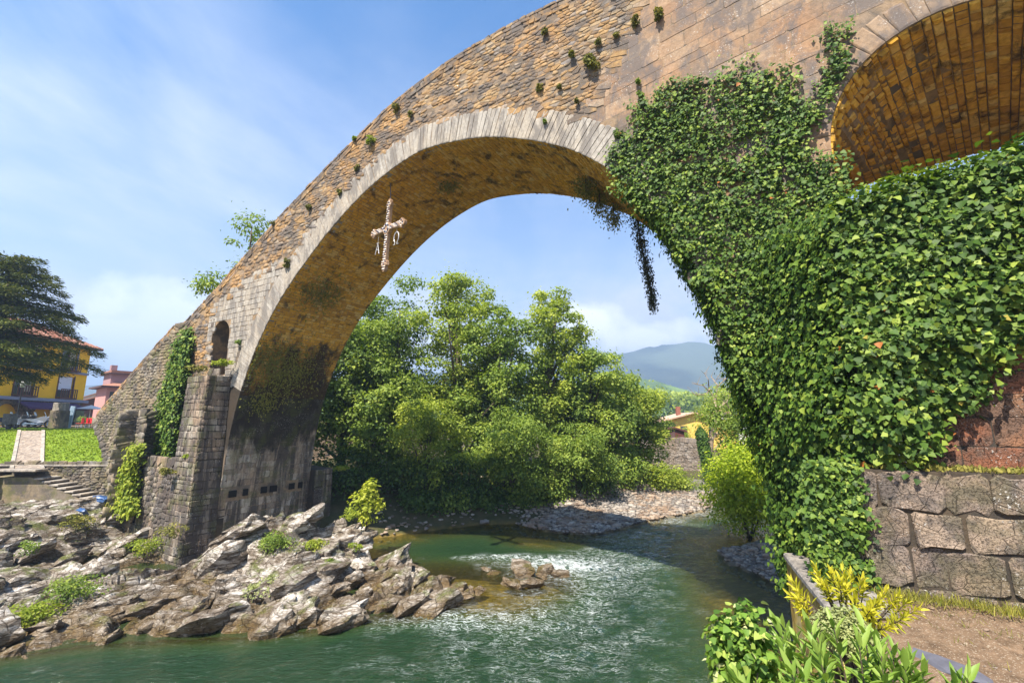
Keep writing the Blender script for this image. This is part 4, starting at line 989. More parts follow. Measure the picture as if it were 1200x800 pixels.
def ivy_main():
    parts = []
    # A: spandrel, outline on the bridge's face
    pxo = [(716, 190), (722, 165), (745, 150), (742, 128), (757, 115), (780, 102), (800, 96), (830, 92), (848, 92), (852, 72), (862, 68), (872, 74), (884, 55), (892, 60), (880, 80), (893, 84), (912, 88), (932, 92), (934, 108), (948, 128),
           (962, 100), (968, 70), (966, 42), (972, 28), (984, 34), (990, 60), (1006, 72), (992, 84), (984, 100), (968, 118), (958, 142), (944, 158), (940, 180), (950, 190), (972, 186), (984, 198), (990, 225), (1000, 260), (1000, 420), (880, 470), (850, 400), (835, 350), (800, 300), (765, 258), (735, 235), (722, 225)]
    poly = [onb(*q) for q in pxo]; n = 9000
    s = rng.uniform(-4.5, 3.2, n); z = rng.uniform(6, 18.5, n)
    wob = .22 * nz(s * 2.2, z * 2.2, 0, 3)
    k = in_poly(s + wob, z + wob * .7, poly) & (s < 2.4); s, z = s[k], z[k]
    keep = rng.random(len(s)) < 1.0 - .35 * (nz(s * 1.4, z * 1.4, 4, 2) < -.35); s, z = s[keep], z[keep]
    nrm = np.repeat(-BN[None], len(s), 0); th = .10 + .25 * np.clip((13.5 - z) / 5, 0, 1) + .10 * nz(s * 1.5, z * 1.5, 7, 2)
    parts.append(ivy_cover(B(s, -.03, z), nrm, np.clip(th, .05, 1), per=11, cl=.11, size=.085))
    # B: hanging edge beneath the arch haunch, wrapping under it
    n = 4200; z = rng.uniform(2.4, 12.6, n); t = rng.uniform(-.1, 2.6, n)
    se = np.interp(z, main_arc.P[::-1, 1][:140], main_arc.P[::-1, 0][:140]); th = np.interp(z, [2.4, 4.0, 4.7, 5.4, 7.5, 9.5, 12.5], [.05, .08, .18, .34, .30, .20, .18]) * (1 + .45 * nz(z * .9, t * .9, 3, 2))
    k = (t < .5 + 3.2 * np.clip((12.4 - z) / 4, 0, 1)); n_ = np.repeat((-BR[None] - .12 * UP), n, 0)
    parts.append(ivy_cover(B(se, t, z)[k], unit(n_)[k], np.clip(th, .04, 1.3)[k], per=10, cl=.12, size=.09))
    # C: buttress: slanting facet, front, sloping top
    n = 8600; u = rng.uniform(0, 1, n) ** 1.0 * 6.0; facet = u < 2.5
    s = np.where(facet, -.05 + 1.4 * u / 2.5, 1.35 + (u - 2.5)); t = np.where(facet, .35 - 2.05 * u / 2.5, -1.7)
    fn = unit((-2.05 * BR - 1.4 * BN))[None]; nrm = np.where(facet[:, None], fn, -BN[None])
    z = rng.uniform(2.2, 10.2, n)
    low = np.where(s < .95, 2.75 + .35 * nz(s * 3, 0, 1, 2), np.where(s < 1.05, 4.2, 5.25 + .1 * nz(s * 4, 2, 1, 1)))
    bare = in_poly(s + .12 * nz(s * 3, z * 3, 5, 2), z + .12 * nz(s * 3, z * 3, 9, 2), [onb(*q, -1.7) for q in [(1085, 560), (1088, 512), (1104, 488), (1128, 470), (1146, 452), (1160, 424), (1215, 392), (1300, 380), (1300, 560)]])
    top = 10.0 + .12 * (s - 1.5).clip(0, 2.4) + .25 * nz(s * 1.3, 1, 2, 3)
    k = (z > low) & (z < top) & ~bare
    th = .22 + .50 * np.clip(nz(s * .8, z * .8, 11, 3) + .25, 0, 1)
    th *= np.where(z < 5.5, .6, 1) * np.where((s > 2.0) & (z < 7.2), .35, 1)
    parts.append(ivy_cover(B(s, t, z)[k], nrm[k], th[k], per=15, cl=.15, size=.10))
    n = 1300; s = rng.uniform(.3, 7, n); t = rng.uniform(-2.0, .1, n); z = 9.9 + .12 * (s - 1.5).clip(0, 2.4) + .25 * nz(s * 1.3, 1, 2, 3) * (t < -1) ; k = (s > (1.35 + (t + 1.7) * -.68 * 0)) & (s > 1.1)
    parts.append(ivy_cover(B(s, t, z)[k], np.repeat(UP[None], k.sum(), 0), np.full(k.sum(), .22), per=13, cl=.15, size=.10))
    # D: curtain falling over the end of the block wall
    n = 620; s = rng.uniform(.35, 1.05, n); z = rng.uniform(3.25, 5.3, n); k = s < 1.1 - .35 * (z < 4.0) * (nz(z * 3, 0, 0, 2) > 0)
    parts.append(ivy_cover(B(s, -2.15, z)[k], np.repeat(-BN[None], k.sum(), 0), np.full(k.sum(), .16), per=10, cl=.08, size=.08))
    P, Nn, D, S, T = [np.concatenate(q) for q in zip(*parts)]
    yg = rng.random(len(P)) < .38
    leaf_parts('leaf', P[~yg], Nn[~yg], D[~yg], S[~yg], T_IVY, T[~yg], M['ivy'], ivy, 300)
    leaf_obj('round_leaves', P[yg], unit(Nn[yg] + rnd(yg.sum()) * .3), D[yg] + rnd(yg.sum()) * .5, S[yg] * .9, T_WIDE, T[yg], M['ivy_round'], ivy)['kind'] = 'stuff'
    # woody stems against the wall
    for q in range(12):
        s0 = random.uniform(0, 2.0); pts = []; z = 3.0 if s0 < 1 else 5.3; s = s0
        while z < 9.1: pts.append(tuple(B(s, (-1.85 if s > 1.35 else .35 - 2.05 * (s + .05) / 1.4) - .12, z))); z += .5; s += random.uniform(-.14, .14)
        if len(pts) > 2: MB().tube(pts, [.018] * len(pts), 5).build('stem', M['bark'], ivy)
ivy_main()

# ---- generic leafy clump (wall tufts, bushes)
def clump_leaves(c, rad, n, size, tmpl, up=.5, droop=.2, flat=1.0, tint=.5, tv=.18, lobes=None):
    c = np.asarray(c, float); rad = np.asarray(rad, float) * np.ones(3)
    lobes = lobes or max(5, n // 60)
    lc = unit(rnd(lobes)) * rng.random((lobes, 1)) ** .45 * .72; lr = rng.uniform(.28, .5, lobes)
    k = rng.integers(0, lobes, n); d = unit(rnd(n) + np.array([0, 0, up])); P = c + (lc[k] + d * lr[k][:, None] * rng.uniform(.6, 1.05, (n, 1))) * rad
    Nn = unit(d + UP * up + rnd(n) * .4); D = unit(d * .6 - UP * droop + rnd(n) * .6)
    t = np.clip(tint + (rng.normal(size=lobes) * .14)[k] + rng.normal(size=n) * tv, .01, .99)
    return P, Nn, D, size * rng.uniform(.6, 1.3, n), t
def bush(name, label, cat, c, rad, n, size, mat, tmpl=T_RHOMB, group=None, stems=5, parts=False, **kw):
    c = np.asarray(c, float); base = (c[0], c[1], c[2] - (rad[2] if hasattr(rad, '__len__') else rad))
    o = thing(name, label, cat, group, base); L = clump_leaves(c, rad, n, size, tmpl, **kw)
    if parts: leaf_parts('leaf', *L[:4], tmpl, L[4], mat, o)
    else: leaf_obj('foliage', *L[:4], tmpl, L[4], mat, o)['kind'] = 'stuff'
    mb = MB(); rr_ = rad if hasattr(rad, '__len__') else (rad,) * 3
    for i in range(stems):
        e = c + rng.uniform(-.6, .6, 3) * np.array(rr_); m = (np.array(base) + e) / 2 + rng.uniform(-.1, .1, 3) * rr_[0]
        mb = MB(); mb.tube([np.array(base) - (0, 0, .05), m, e], [.02 * rr_[2] + .006, .012 * rr_[2] + .005, .004], 5); mb.build('stem', M['bark'], o)
    return o

# ---- broadleaf trees
def tree(label, x, y, z0, H, Rw, mat, n=16000, size=.24, low=.12, group=None, seed=0, trunk_mat='bark', lean=(0, 0), name='broadleaf_tree', lobes=75, bushy=False, hgt=None):
    global rng; keep = rng; rng = np.random.default_rng(seed + 100); rd = random.Random(seed)
    o = thing(name, label, 'tree', group, (x, y, z0)); base = np.array([x, y, z0])
    c = base + np.array([lean[0] * .6, lean[1] * .6, H * (low + 1) / 2]); rz_ = H * (1 - low) / 2
    n = int(n * 1.45); size = size * .88
    u = unit(rnd(lobes)); rr_ = rng.random((lobes, 1)) ** .4 * .92; lc = u * rr_
    lc[:, 2] = np.clip(lc[:, 2], -.95, .9); pinch = np.sqrt(np.clip(1 - (np.abs(lc[:, 2:3]) * .55) ** 2, .2, 1)); lc[:, :2] *= pinch
    lr = rng.uniform(.11, .27, lobes); rad = np.array([Rw, Rw, rz_])
    k = rng.choice(lobes, n, p=lr ** 2 / (lr ** 2).sum()); d = unit(rnd(n) + UP * .35)
    rl = np.minimum(Rw, rz_); sc = np.array([1.1, 1.1, .85]) * rl * 1.15
    ctr = c + lc * rad
    asp = rng.uniform(.6, 1.5, (lobes, 3)) * np.array([1, 1, .75])
    P = ctr[k] + d * asp[k] * sc * lr[k][:, None] * (.55 + .5 * rng.random((n, 1)) ** .6)
    br = rng.random(n) < .22; P[br] += rnd(br.sum()) * .55 * lr[k][br][:, None] * rl
    Nn = unit(d * .8 + UP * .6 + rnd(n) * .45); D = unit(d * .5 - UP * .55 + rnd(n) * .5)
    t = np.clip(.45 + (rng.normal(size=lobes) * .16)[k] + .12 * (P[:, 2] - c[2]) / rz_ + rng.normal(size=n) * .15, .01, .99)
    co_ = leaf_obj('crown', P, Nn, D, size * rng.uniform(.6, 1.35, n), T_RHOMB if size > .2 else T_OVAL, t, mat, o); co_['kind'] = 'stuff'
    tr_ = .022 * H + .05; top = base + np.array([lean[0] * .8, lean[1] * .8, H * .78])
    pts = [base + (0, 0, -.4), base + (0, 0, .3)] + [base + (top - base) * f + np.array([rd.uniform(-.3, .3), rd.uniform(-.3, .3), 0]) * f for f in (.25, .45, .65, .85, 1)]
    mb = MB(); mb.tube(pts, [tr_ * 1.5, tr_, tr_ * .85, tr_ * .65, tr_ * .45, tr_ * .25, .03], 8); mb.build('trunk', M[trunk_mat], o, True, tint=.5)
    for i in sorted(range(lobes), key=lambda q: -lr[q])[:9]:
        f = rd.uniform(.2, .7); a = base + (top - base) * f; e = ctr[i]; m = (a + e) / 2 + np.array([0, 0, .08 * H * rd.uniform(0, 1)])
        mb = MB(); mb.tube([a, m, e], [tr_ * .42, tr_ * .25, .03], 6); mb.build('limb', M[trunk_mat], o, True, tint=.5)
    rng = keep; return o
G1 = 'broadleaf trees on the far bank'
def tree_px(label, px, py_top, Y, z0, Rw, mat, **kw):
    p = at(px, py_top, Y); return tree(label, p[0], Y, z0, p[2] - z0, Rw, M[mat], group=G1, **kw)
tree_px('dark leafy tree just behind the left pier of the bridge', 412, 360, 34, .8, 4.0, 'tree_leaf', seed=1, n=15000, low=.0)
tree_px('tall tree rising right beside the inside edge of the arch, pale green top', 470, 308, 37, 1.5, 4.2, 'tree_leaf', seed=2, n=17000, low=.1)
tree_px('tallest tree of the wood, its open crown below the middle of the arch', 540, 292, 38, 1.8, 4.1, 'tree_leaf_bright', seed=3, n=17000, low=.15)
tree_px('slender tree with a leaning plume top, right of the tallest tree', 634, 320, 38, 1.8, 3.3, 'tree_leaf_bright', seed=4, n=15000, low=.12, lean=(1.2, 0))
tree_px('rounded tree filling the wood between the two plumed crowns', 588, 352, 36, 1.4, 3.6, 'tree_leaf', seed=5, n=13000, low=.0)
tree_px('broad tree below the clouds, third crown from the river bend', 692, 388, 38, 1.5, 3.6, 'tree_leaf', seed=6, n=15000, low=.0)
tree_px('sunlit yellow green tree nearest the hills at the end of the wood', 742, 432, 42, 1.5, 3.2, 'tree_leaf_bright', seed=7, n=13000, low=.0)
tree_px('low tree with a light dome of leaves in front of the dark wood', 503, 458, 30.5, .6, 2.7, 'tree_leaf_bright', seed=8, n=9000, low=.12, size=.2)
tree_px('leafy tree touching the inner edge of the arch above the pier', 436, 352, 39, 1.5, 3.8, 'tree_leaf', seed=14, n=12000, low=.1)
tree_px('dark tree filling the shade between pier and light domed tree', 450, 400, 34, 1.0, 3.6, 'tree_leaf', seed=9, n=12000, low=.0)
tree_px('low spreading tree hanging over the bank below the slender tree', 600, 470, 31.5, .6, 3.0, 'tree_leaf', seed=10, n=10000, low=-.02, size=.2)
tree_px('low tree overhanging the shingle, right of the spreading one', 672, 492, 33, .8, 2.8, 'tree_leaf', seed=11, n=9000, low=-.02, size=.2)
tree_px('dark tree at the back of the wood behind the low trees', 560, 420, 40, 1.5, 4.5, 'tree_leaf_dark', seed=12, n=10000, low=0)
tree_px('dark tree at the back of the wood towards the bend', 660, 440, 42, 1.5, 4.5, 'tree_leaf_dark', seed=13, n=10000, low=0)
for i, (px, py, Y, r, mt, lb) in enumerate([(470, 560, 29.5, 2.0, 'tree_leaf_dark', 'dark bush on the shaded bank just past the pier'), (545, 560, 30.5, 2.0, 'tree_leaf_dark', 'dark bush under the light domed tree at the water'),
        (620, 565, 31.5, 1.6, 'tree_leaf', 'green bush above the start of the shingle'), (735, 552, 36, 1.8, 'tree_leaf', 'green bush behind the middle of the shingle bar'), (765, 556, 38, 1.5, 'lime_leaf', 'pale round bush above the shingle near the bend'),
        (790, 563, 40, 1.4, 'tree_leaf_bright', 'last small bush of the far bank before the bend'), (700, 560, 34, 1.5, 'tree_leaf_dark', 'dark bush at the back of the shingle bar'), (490, 590, 28.6, 1.2, 'tree_leaf_dark', 'low dark bush trailing over the bank, second from the pier'), (530, 588, 29.6, 1.3, 'tree_leaf', 'low green bush trailing over the bank below the light domed tree'), (572, 586, 30.3, 1.2, 'tree_leaf_dark', 'low dark bush trailing over the bank, left of the shingle'), (610, 584, 31.3, 1.2, 'tree_leaf', 'low green bush where the shingle begins'), (648, 576, 32, 1.2, 'tree_leaf', 'low green bush hanging over the left end of the shingle')]):
    p = at(px, py, Y); bush('riverside_bush', lb, 'bush', (p[0], Y, p[2] - r * .1), (r * 1.3, r, r), 3000, .17, M[mt], group='bushes along the far bank')


# ------------------------------------------------------------------ plants near the camera
def sprays(c, rad, n_stems, per, size, tmpl, up=1.0, tint=.5):
    """upright leafy shoots: leaves spiralling round each stem tip"""
    P, Nn, D, S, T, stems = [], [], [], [], [], []
    for i in range(n_stems):
        a = rng.uniform(0, 2 * np.pi); r = rng.random() ** .5; base = np.array(c) + np.array([math.cos(a) * r * rad[0] * .8, math.sin(a) * r * rad[1] * .8, -rad[2]])
        d = unit(np.array([math.cos(a) * r * .55, math.sin(a) * r * .55, up]) + rnd(1)[0] * .12); L_ = rad[2] * 2 * rng.uniform(.75, 1.05) * (1 - .25 * r)
        tip = base + d * L_; stems.append((base, tip)); tt = rng.normal() * .1
        for k in range(per):
            f = 1 - (k / per) ** .9 * .42; ang = k * 2.4; rd_ = unit(np.cross(d, [math.cos(ang), math.sin(ang), .01])); spread = .35 + .9 * (1 - f) / .42
            dd = unit(d * (1.1 - .7 * (1 - f) / .42) + rd_ * spread); P.append(base + d * L_ * f); D.append(dd); Nn.append(unit(np.cross(dd, np.cross(d, dd)) + rnd(1)[0] * .1)); S.append(size * rng.uniform(.7, 1.15)); T.append(np.clip(tint + tt + .12 * (f - .8) / .2 + rng.normal() * .12, .02, .98))
    return np.array(P), np.array(Nn), np.array(D), np.array(S), np.array(T), stems
def shrub(name, label, cat, c, rad, n_stems, per, size, tmpl, mat, base_z, tint=.5, up=1.0, limit=300):
    o = thing(name, label, cat, None, (c[0], c[1], base_z)); P, Nn, D, S, T, st = sprays(c, rad, n_stems, per, size, tmpl, up, tint)
    leaf_parts('leaf', P, Nn, D, S, tmpl, T, mat, o, limit)
    root = np.array([c[0], c[1], base_z])
    for a, b_ in st:
        mb = MB(); mb.tube([root + (a - root) * .1, a, b_], [.012, .009, .003], 5); mb.build('stem', M['bark'], o)
    return o
p = at(985, 800, 2.75)
shrub('oleander_shrub', 'lush light green shrub with long pointed leaves at the bottom edge, right of centre', 'shrub', (1.86, 2.62, 4.50), (.52, .38, .42), 60, 20, .125, T_LANCE, M['oleander'], 2.95, .5)
p = at(1000, 690, 3.9)
shrub('yellow_shrub', 'shrub with sprays of bright yellow leaves in front of the grey parapet top', 'shrub', tuple(at(990, 698, 3.9)), (.28, .2, .22), 38, 22, .075, T_LANCE, M['yellow_leaf'], 2.95, .5, up=.5)
c = at(988, 738, 3.5); o = bush('sage_bush', 'rounded grey green bush between the yellow shrub and the long leaved one', 'bush', tuple(c), (.24, .22, .17), 4200, .026, M['sage'], T_OVAL, up=.9, stems=6)
c = at(866, 775, 2.9); ivc = bush('ivy_clump', 'ragged clump of variegated ivy at the bottom edge over the water', 'ivy', (1.30, 2.85, 4.66), (.20, .22, .36), 1700, .042, M['variegated'], T_IVY, up=.3, droop=1.0, tint=.5, tv=.22, parts=True, stems=4)
b_ = bush('lime_bush', 'light yellow green bush at the waterline, left of the ivy pier', 'bush', (12.6, 25.6, 2.5), (2.6, 1.9, 2.7), 15000, .17, M['bright_bush'], T_OVAL, up=.5, droop=.3)
bush('lime_bush', 'shadier bush tucked between lime green bush and ivy pier', 'bush', (14.6, 25.5, 2.2), (1.7, 1.5, 2.2), 6000, .17, M['tree_leaf'], T_OVAL, up=.5)
tree('green tree showing through the gap below the small arch at right', 15.2, 16.0, 2.0, 14.6, 4.0, M['tree_leaf_bright'], n=9000, size=.2, seed=31, low=.35)
tree('leafy tree rising behind the right pier, glimpsed past the ivy', 16, 30, 2.0, 7.5, 3.2, M['tree_leaf'], n=7000, size=.22, seed=32)
sf = B(1.75, -2.05, 5.45); fl_ = bush('flowering_herb', 'yellow green herb dotted with white flowers on the ledge beside the ivy', 'plant', tuple(sf), (.42, .18, .30), 1500, .055, M['lime_leaf'], T_OVAL, up=.5, tint=.35)
q = clump_leaves(sf - BN * .08 + UP * .05, (.45, .16, .32), 60, .035, T_OVAL, tint=.9); leaf_obj('flowers', *q[:4], T_OVAL, q[4], plain('white_petal', (.8, .78, .75), .6), fl_)['kind'] = 'stuff'
for px, py, Y, r in [(400, 572, 29.0, 2.4), (432, 575, 31.0, 2.4)]:
    p = at(px, py, Y); bush('riverside_bush', 'dark bush on the bank by the pier, %s' % ('half hidden by the pier corner' if px < 420 else 'behind the pale sapling'), 'bush', (p[0], Y, p[2] + .2), (r * 1.3, r, r), 3200, .17, M['tree_leaf_dark'], group='bushes along the far bank')
# grass and herbs on the terrace
def tufts(name, label, pts, n, h, mat, spread=.12, cat='grass', tint=.5, tmpl=T_LANCE):
    P = np.repeat(np.asarray(pts), n, 0) + rnd(len(pts) * n) * np.array([spread, spread, .01]); m = len(P)
    D = unit(UP + rnd(m) * .45); Nn = unit(np.cross(D, rnd(m)))
    o = leaf_obj(name, P, Nn, D, h * rng.uniform(.5, 1.3, m), tmpl, np.clip(tint + rng.normal(size=m) * .2, .01, .99), mat); tag(o, label, cat, kind='stuff'); return o
pts = [B(s, -2.3 - abs(random.gauss(0, .12)), 3.08 + .09 * 2.7) for s in np.arange(1.2, 6, .09)]
tufts('dry_grass', 'dry straw coloured grass along the foot of the block wall', pts, 60, .13, M['grass'], .10, tint=.85, tmpl=T_GRASS)
pts = [B(s, random.uniform(-2.15, -1.75), 5.24) for s in np.arange(1.3, 6, .05)]
tufts('ledge_moss', 'mossy herbs growing along the ledge on top of the block wall', pts, 22, .07, M['moss'], .05, tint=.7, tmpl=T_OVAL)
pl = []
for _ in range(900):
    s_, t_ = random.uniform(-.2, 5.5), random.uniform(-8.5, -2.3); w_ = B(s_, t_, 0)
    if w_[0] < 5.4 + (w_[1] - 7) * .35 + .5: continue
    pl.append((random.randrange(8), np.array([w_[0], w_[1], float(ground_h(w_[None, 0:1], w_[None, 1:2])[0][0, 0]) + .005]), random.choice([.008, .012, .02, .035]) * random.uniform(.7, 1.3), random.uniform(0, 6)))
o = link('terrace_gravel', merge_meshes('terrace_gravel', PEBB, pl, M['pebble'])); tag(o, 'small stones scattered on the brown soil below the block wall', 'gravel', kind='stuff')
pts = [tuple(p_[1]) for p_ in pl[::3]]
tufts('soil_weeds', 'sparse dry weeds on the brown soil of the terrace', pts, 7, .09, M['grass'], .05, tint=.7, tmpl=T_GRASS)
# wall plants on the bridge: every tuft is one plant
GT = 'small plants rooted in the bridge masonry'
TUFTS = [(693, 78, .28, 'moss', 'roundest bushy plant high on the rubble, right of the crown'), (672, 66, .14, 'moss', 'small tuft just left of the roundest bushy plant'), (640, 40, .13, 'moss', 'tuft near the deck edge above the crown'), (634, 104, .16, 'moss', 'olive tuft in the rubble above the grey ring, near the crown'),
    (657, 104, .08, 'moss', 'tiny tuft right of the olive one above the ring'), (702, 52, .10, 'moss', 'small tuft above the roundest bushy plant'), (640, 144, .07, 'tree_leaf', 'green sprig growing on the grey ring near the crown'), (678, 120, .08, 'moss', 'tiny plant at the right end of the ring'),
    (745, 28, .16, 'moss', 'tuft left of the dark hollow near the top of the bridge'), (772, 20, .24, 'moss', 'dry plant in the dark hollow near the top of the bridge'), (724, 42, .10, 'moss', 'small tuft halfway between hollow and bushy plant'), (748, 98, .08, 'tree_leaf', 'upper of two sprigs above the ivy edge'), (752, 113, .11, 'tree_leaf', 'lower of two sprigs above the ivy edge'), (726, 158, .16, 'ivy', 'stray ivy sprig at the far left tip of the ivy'),
    (466, 130, .20, 'moss', 'dark tuft near the deck edge left of the crown'), (437, 165, .22, 'lime_leaf', 'taller of the two pale green weeds left of the crown'), (417, 163, .15, 'lime_leaf', 'lesser pale green weed at the deck edge'), (483, 135, .12, 'moss', 'tuft right of the dark one near the deck edge'), (420, 198, .15, 'moss', 'brown tuft above the grey ring on its left shoulder'),
    (338, 309, .22, 'moss', 'small dark bush in the pale dressed stone'), (364, 243, .16, 'moss', 'tuft in the rubble halfway down the left slope'), (400, 225, .15, 'moss', 'tuft close above the ring, left slope'), (282, 401, .16, 'tree_leaf', 'small green plant right of the pier window'), (322, 262, .15, 'moss', 'tuft under the deck edge on the left slope')]
for px, py, r, mt, lb in TUFTS:
    s, z = onb(px, py); c = B(s, -.10, z); o = thing('wall_plant', lb, 'plant', GT, tuple(c)); q = clump_leaves(c, (r, r, r), int(160 + 900 * r), .04 + r * .22, T_OVAL, up=.2, droop=.5, tint=.45)
    leaf_obj('foliage', *q[:4], T_OVAL, q[4], M[mt], o)['kind'] = 'stuff'; MB().tube([c + BN * .15, c, c + UP * r * .5 - BN * r * .4], [.015, .012, .004], 5).build('stem', M['bark'], o)
# creepers hanging inside the vault and from its right haunch
def hanging(name, label, pts, n, size, mat, spread=.10, group=None):
    pts = np.array(pts, float); o = thing(name, label, 'creeper', group, tuple(pts[0])); seg = rng.uniform(0, len(pts) - 1.001, n); i = seg.astype(int); f = (seg - i)[:, None]
    c = pts[i] * (1 - f) + pts[i + 1] * f; w = spread * (1.1 - .75 * seg / len(pts)); P = c + rnd(n) * w[:, None] * np.array([1, 1, 1.2]); D = unit(-UP + rnd(n) * .5); Nn = unit(rnd(n) - BN * .4)
    leaf_obj('foliage', P, Nn, D, size * rng.uniform(.6, 1.3, n), T_OVAL, np.clip(.5 + rng.normal(size=n) * .2, .02, .98), mat, o)['kind'] = 'stuff'
    MB().tube(pts, [.03] * (len(pts) - 1) + [.006], 5).build('stem', M['bark'], o); return o
hp = [B(*((onb(x, y, 4.5)[0], 4.5, onb(x, y, 4.5)[1]))) for x, y in [(742, 222), (746, 255), (752, 290), (760, 325), (766, 362)]]
hanging('hanging_creeper', 'long dark creeper dangling into the sky from the far edge of the arch', hp, 3400, .085, M['creeper_dark'], .15)
for k, (x, y, t, L_, lb) in enumerate([(686, 205, 2.2, .6, 'leftmost fringe of creeper under the right haunch of the arch'), (702, 215, 3.0, .75, 'middle fringe of creeper under the right haunch of the arch'), (718, 222, 3.8, .9, 'rightmost fringe of creeper beside the ivy, under the arch')]):
    s, z = onb(x, y, t); zz = float(np.interp(s, main_arc.P[:, 0], main_arc.P[:, 1])); hanging('vault_creeper', lb, [B(s, t, zz), B(s, t, zz - L_ * .5), B(s, t, zz - L_)], 900, .09, M['moss'], .24, 'creepers under the right haunch')
for px, py, t, r, n_, mt, lb in [(525, 214, 2.4, .35, 260, 'moss', 'dark weed hanging from the middle of the vault'), (375, 345, 1.6, .8, 900, 'moss', 'upper patch of weeds on the dark lower vault'), (345, 440, 2.0, 1.1, 1900, 'moss', 'widest patch of green weeds on the lower vault above the soot stain'), (310, 420, .7, .7, 700, 'moss', 'patch of weeds on the lower vault near its front edge'), (330, 480, 1.2, .5, 380, 'moss', 'lowest small patch of weeds on the vault')]:
    s, z = onb(px, py, t); l = main_arc.dist(s, z)[1]; a, b_ = main_arc.nrm(l); s0, z0 = main_arc.at(l); c0 = B(s0, t, z0); o = thing('vault_weeds', lb, 'plant', 'weeds on the underside of the main arch', tuple(c0))
    lo = rng.normal(size=n_) * r * .7; to = np.clip(t + rng.normal(size=n_) * r * .75, .1, 4.5); ss, zz = main_arc.at(l + lo); na, nb = main_arc.nrm(l + lo); P = B(ss - na * .06, to, zz - nb * .06); NN = unit(B(-na, 0, -nb) - BO + rnd(n_) * .5)
    leaf_obj('foliage', P, NN, unit(-UP + rnd(n_) * .5), .10 * rng.uniform(.6, 1.3, n_), T_OVAL, np.clip(.6 + rng.normal(size=n_) * .2, .02, .98), M[mt], o)['kind'] = 'stuff'
# ivy on the left pier and ramp
def patch_ivy(label, pxpoly, t, n, size, mat='ivy', name='ivy', th=.18, tint=.55, group=None):
    poly = [onb(*q, t) for q in pxpoly]; ss = [q[0] for q in poly]; zs = [q[1] for q in poly]; s = rng.uniform(min(ss), max(ss), n); z = rng.uniform(min(zs), max(zs), n); k = in_poly(s, z, poly); s, z = s[k], z[k]
    P, Nn, D, S, T = ivy_cover(B(s, t - .03, z), np.repeat(-BN[None], len(s), 0), np.full(len(s), th), per=8, cl=.13, size=size); T = np.clip(T + tint - .45, .02, .92)
    o = thing(name, label, 'ivy', group, tuple(B(np.mean(ss), t, min(zs)))); leaf_obj('foliage', P, Nn, D, S, T_IVY, T, M[mat], o)['kind'] = 'stuff'
    MB().tube([B(np.mean(ss), t - .1, min(zs)), B(np.mean(ss) + .1, t - .12, (min(zs) + max(zs)) / 2), B(np.mean(ss), t - .1, max(zs) - .3)], [.04, .03, .01], 5).build('stem', M['bark'], o)
patch_ivy('dense ivy column hanging beside the tall opening in the left pier', [(224, 385), (228, 400), (222, 440), (212, 470), (205, 545), (187, 548), (190, 480), (203, 440), (212, 402)], -.08, 2600, .13, tint=.6)
patch_ivy('bright creeper climbing the ramp buttress corner', [(170, 520), (163, 545), (160, 575), (163, 600), (142, 602), (150, 560), (160, 525)], -1.4, 900, .13, 'lime_leaf', 'climbing_creeper')
for px, py, t, r, mt, lb in [(400, 548, 5.2, .4, 'lime_leaf', 'yellow green plants on the low ledge behind the pier'), (262, 425, -.5, .55, 'lime_leaf', 'yellow green plants on the sill of the pier window'), (232, 432, -.6, .6, 'moss', 'brown and green weeds capping the left end of the buttress'), (222, 534, -1.0, .5, 'lime_leaf', 'green weeds on the low platform of the pier'), (196, 552, -1.55, .45, 'moss', 'weeds hanging down the platform front')]:
    s, z = onb(px, py, t); c = B(s, t, z); bush('ledge_plant', lb, 'plant', tuple(c), (r * 1.1, r * .5, r * .42), 420, .10, M[mt], T_OVAL, 'plants on the ledges of the left pier', 3)
for px, py, Y, r, n_, mt, lb in [(322, 634, 18.6, .8, 1400, 'tree_leaf', 'dark green shrub on top of the rocks against the pier'), (368, 638, 19.2, .5, 600, 'lime_leaf', 'mossy green tussock right of the dark green shrub'), (385, 664, 18, .3, 350, 'tree_leaf', 'small green tuft in a cleft above the rock tip'), (315, 698, 16.3, .75, 1300, 'sage', 'grey green shrub low on the rocks near the water'), (95, 690, 15.8, .9, 1500, 'tree_leaf', 'spreading green plants on the left rocks'),
        (40, 718, 14.6, .8, 1100, 'lime_leaf', 'yellow green tussocks by the water at far left'), (140, 596, 23.5, .8, 900, 'moss', 'bramble tangle at the foot of the terrace wall'), (90, 612, 21, .8, 700, 'moss', 'brown brambles among the upper left rocks'), (170, 640, 21, .8, 900, 'lime_leaf', 'grassy patch on the slope left of the pier foot'), (200, 620, 20, .6, 500, 'moss', 'tuft against the outer pier corner'),
        (30, 640, 18, .5, 400, 'tree_leaf', 'small plant between the leftmost boulders'), (415, 602, 22, .6, 700, 'tree_leaf_bright', 'leafy bush against the far corner of the pier'), (415, 640, 19.6, .3, 260, 'lime_leaf', 'small bright plants in the rocks below the pale sapling')]:
    p = at(px, py, Y); hh = float(outcrop_h(p[None, 0:1], p[None, 1:2])[0, 0]); bush('rock_plant', lb, 'plant', (p[0], p[1], max(p[2], hh + r * .35)), (r * 1.15, r, r * .55), n_, .085, M[mt], T_OVAL, 'plants among the left bank rocks', 4)
# pale sapling at the pier's far corner
mbp = at(430, 590, 21.5); bush('sapling', 'pale leaved sapling leaning over the rocks beside the pier', 'sapling', (mbp[0], 21.5, mbp[2]), (.8, .6, 1.1), 900, .17, M['lime_leaf'], T_OVAL, stems=6, tint=.8)
# tree behind the bridge whose top shows above the deck on the left
sp = at(292, 285, 26.5); tree('tree behind the ramp, only its pale top showing over the deck', sp[0] - .4, 27.5, 1.0, sp[2] + 1.2, 2.9, M['tree_leaf'], n=4200, size=.22, seed=41, low=.45, lobes=26)

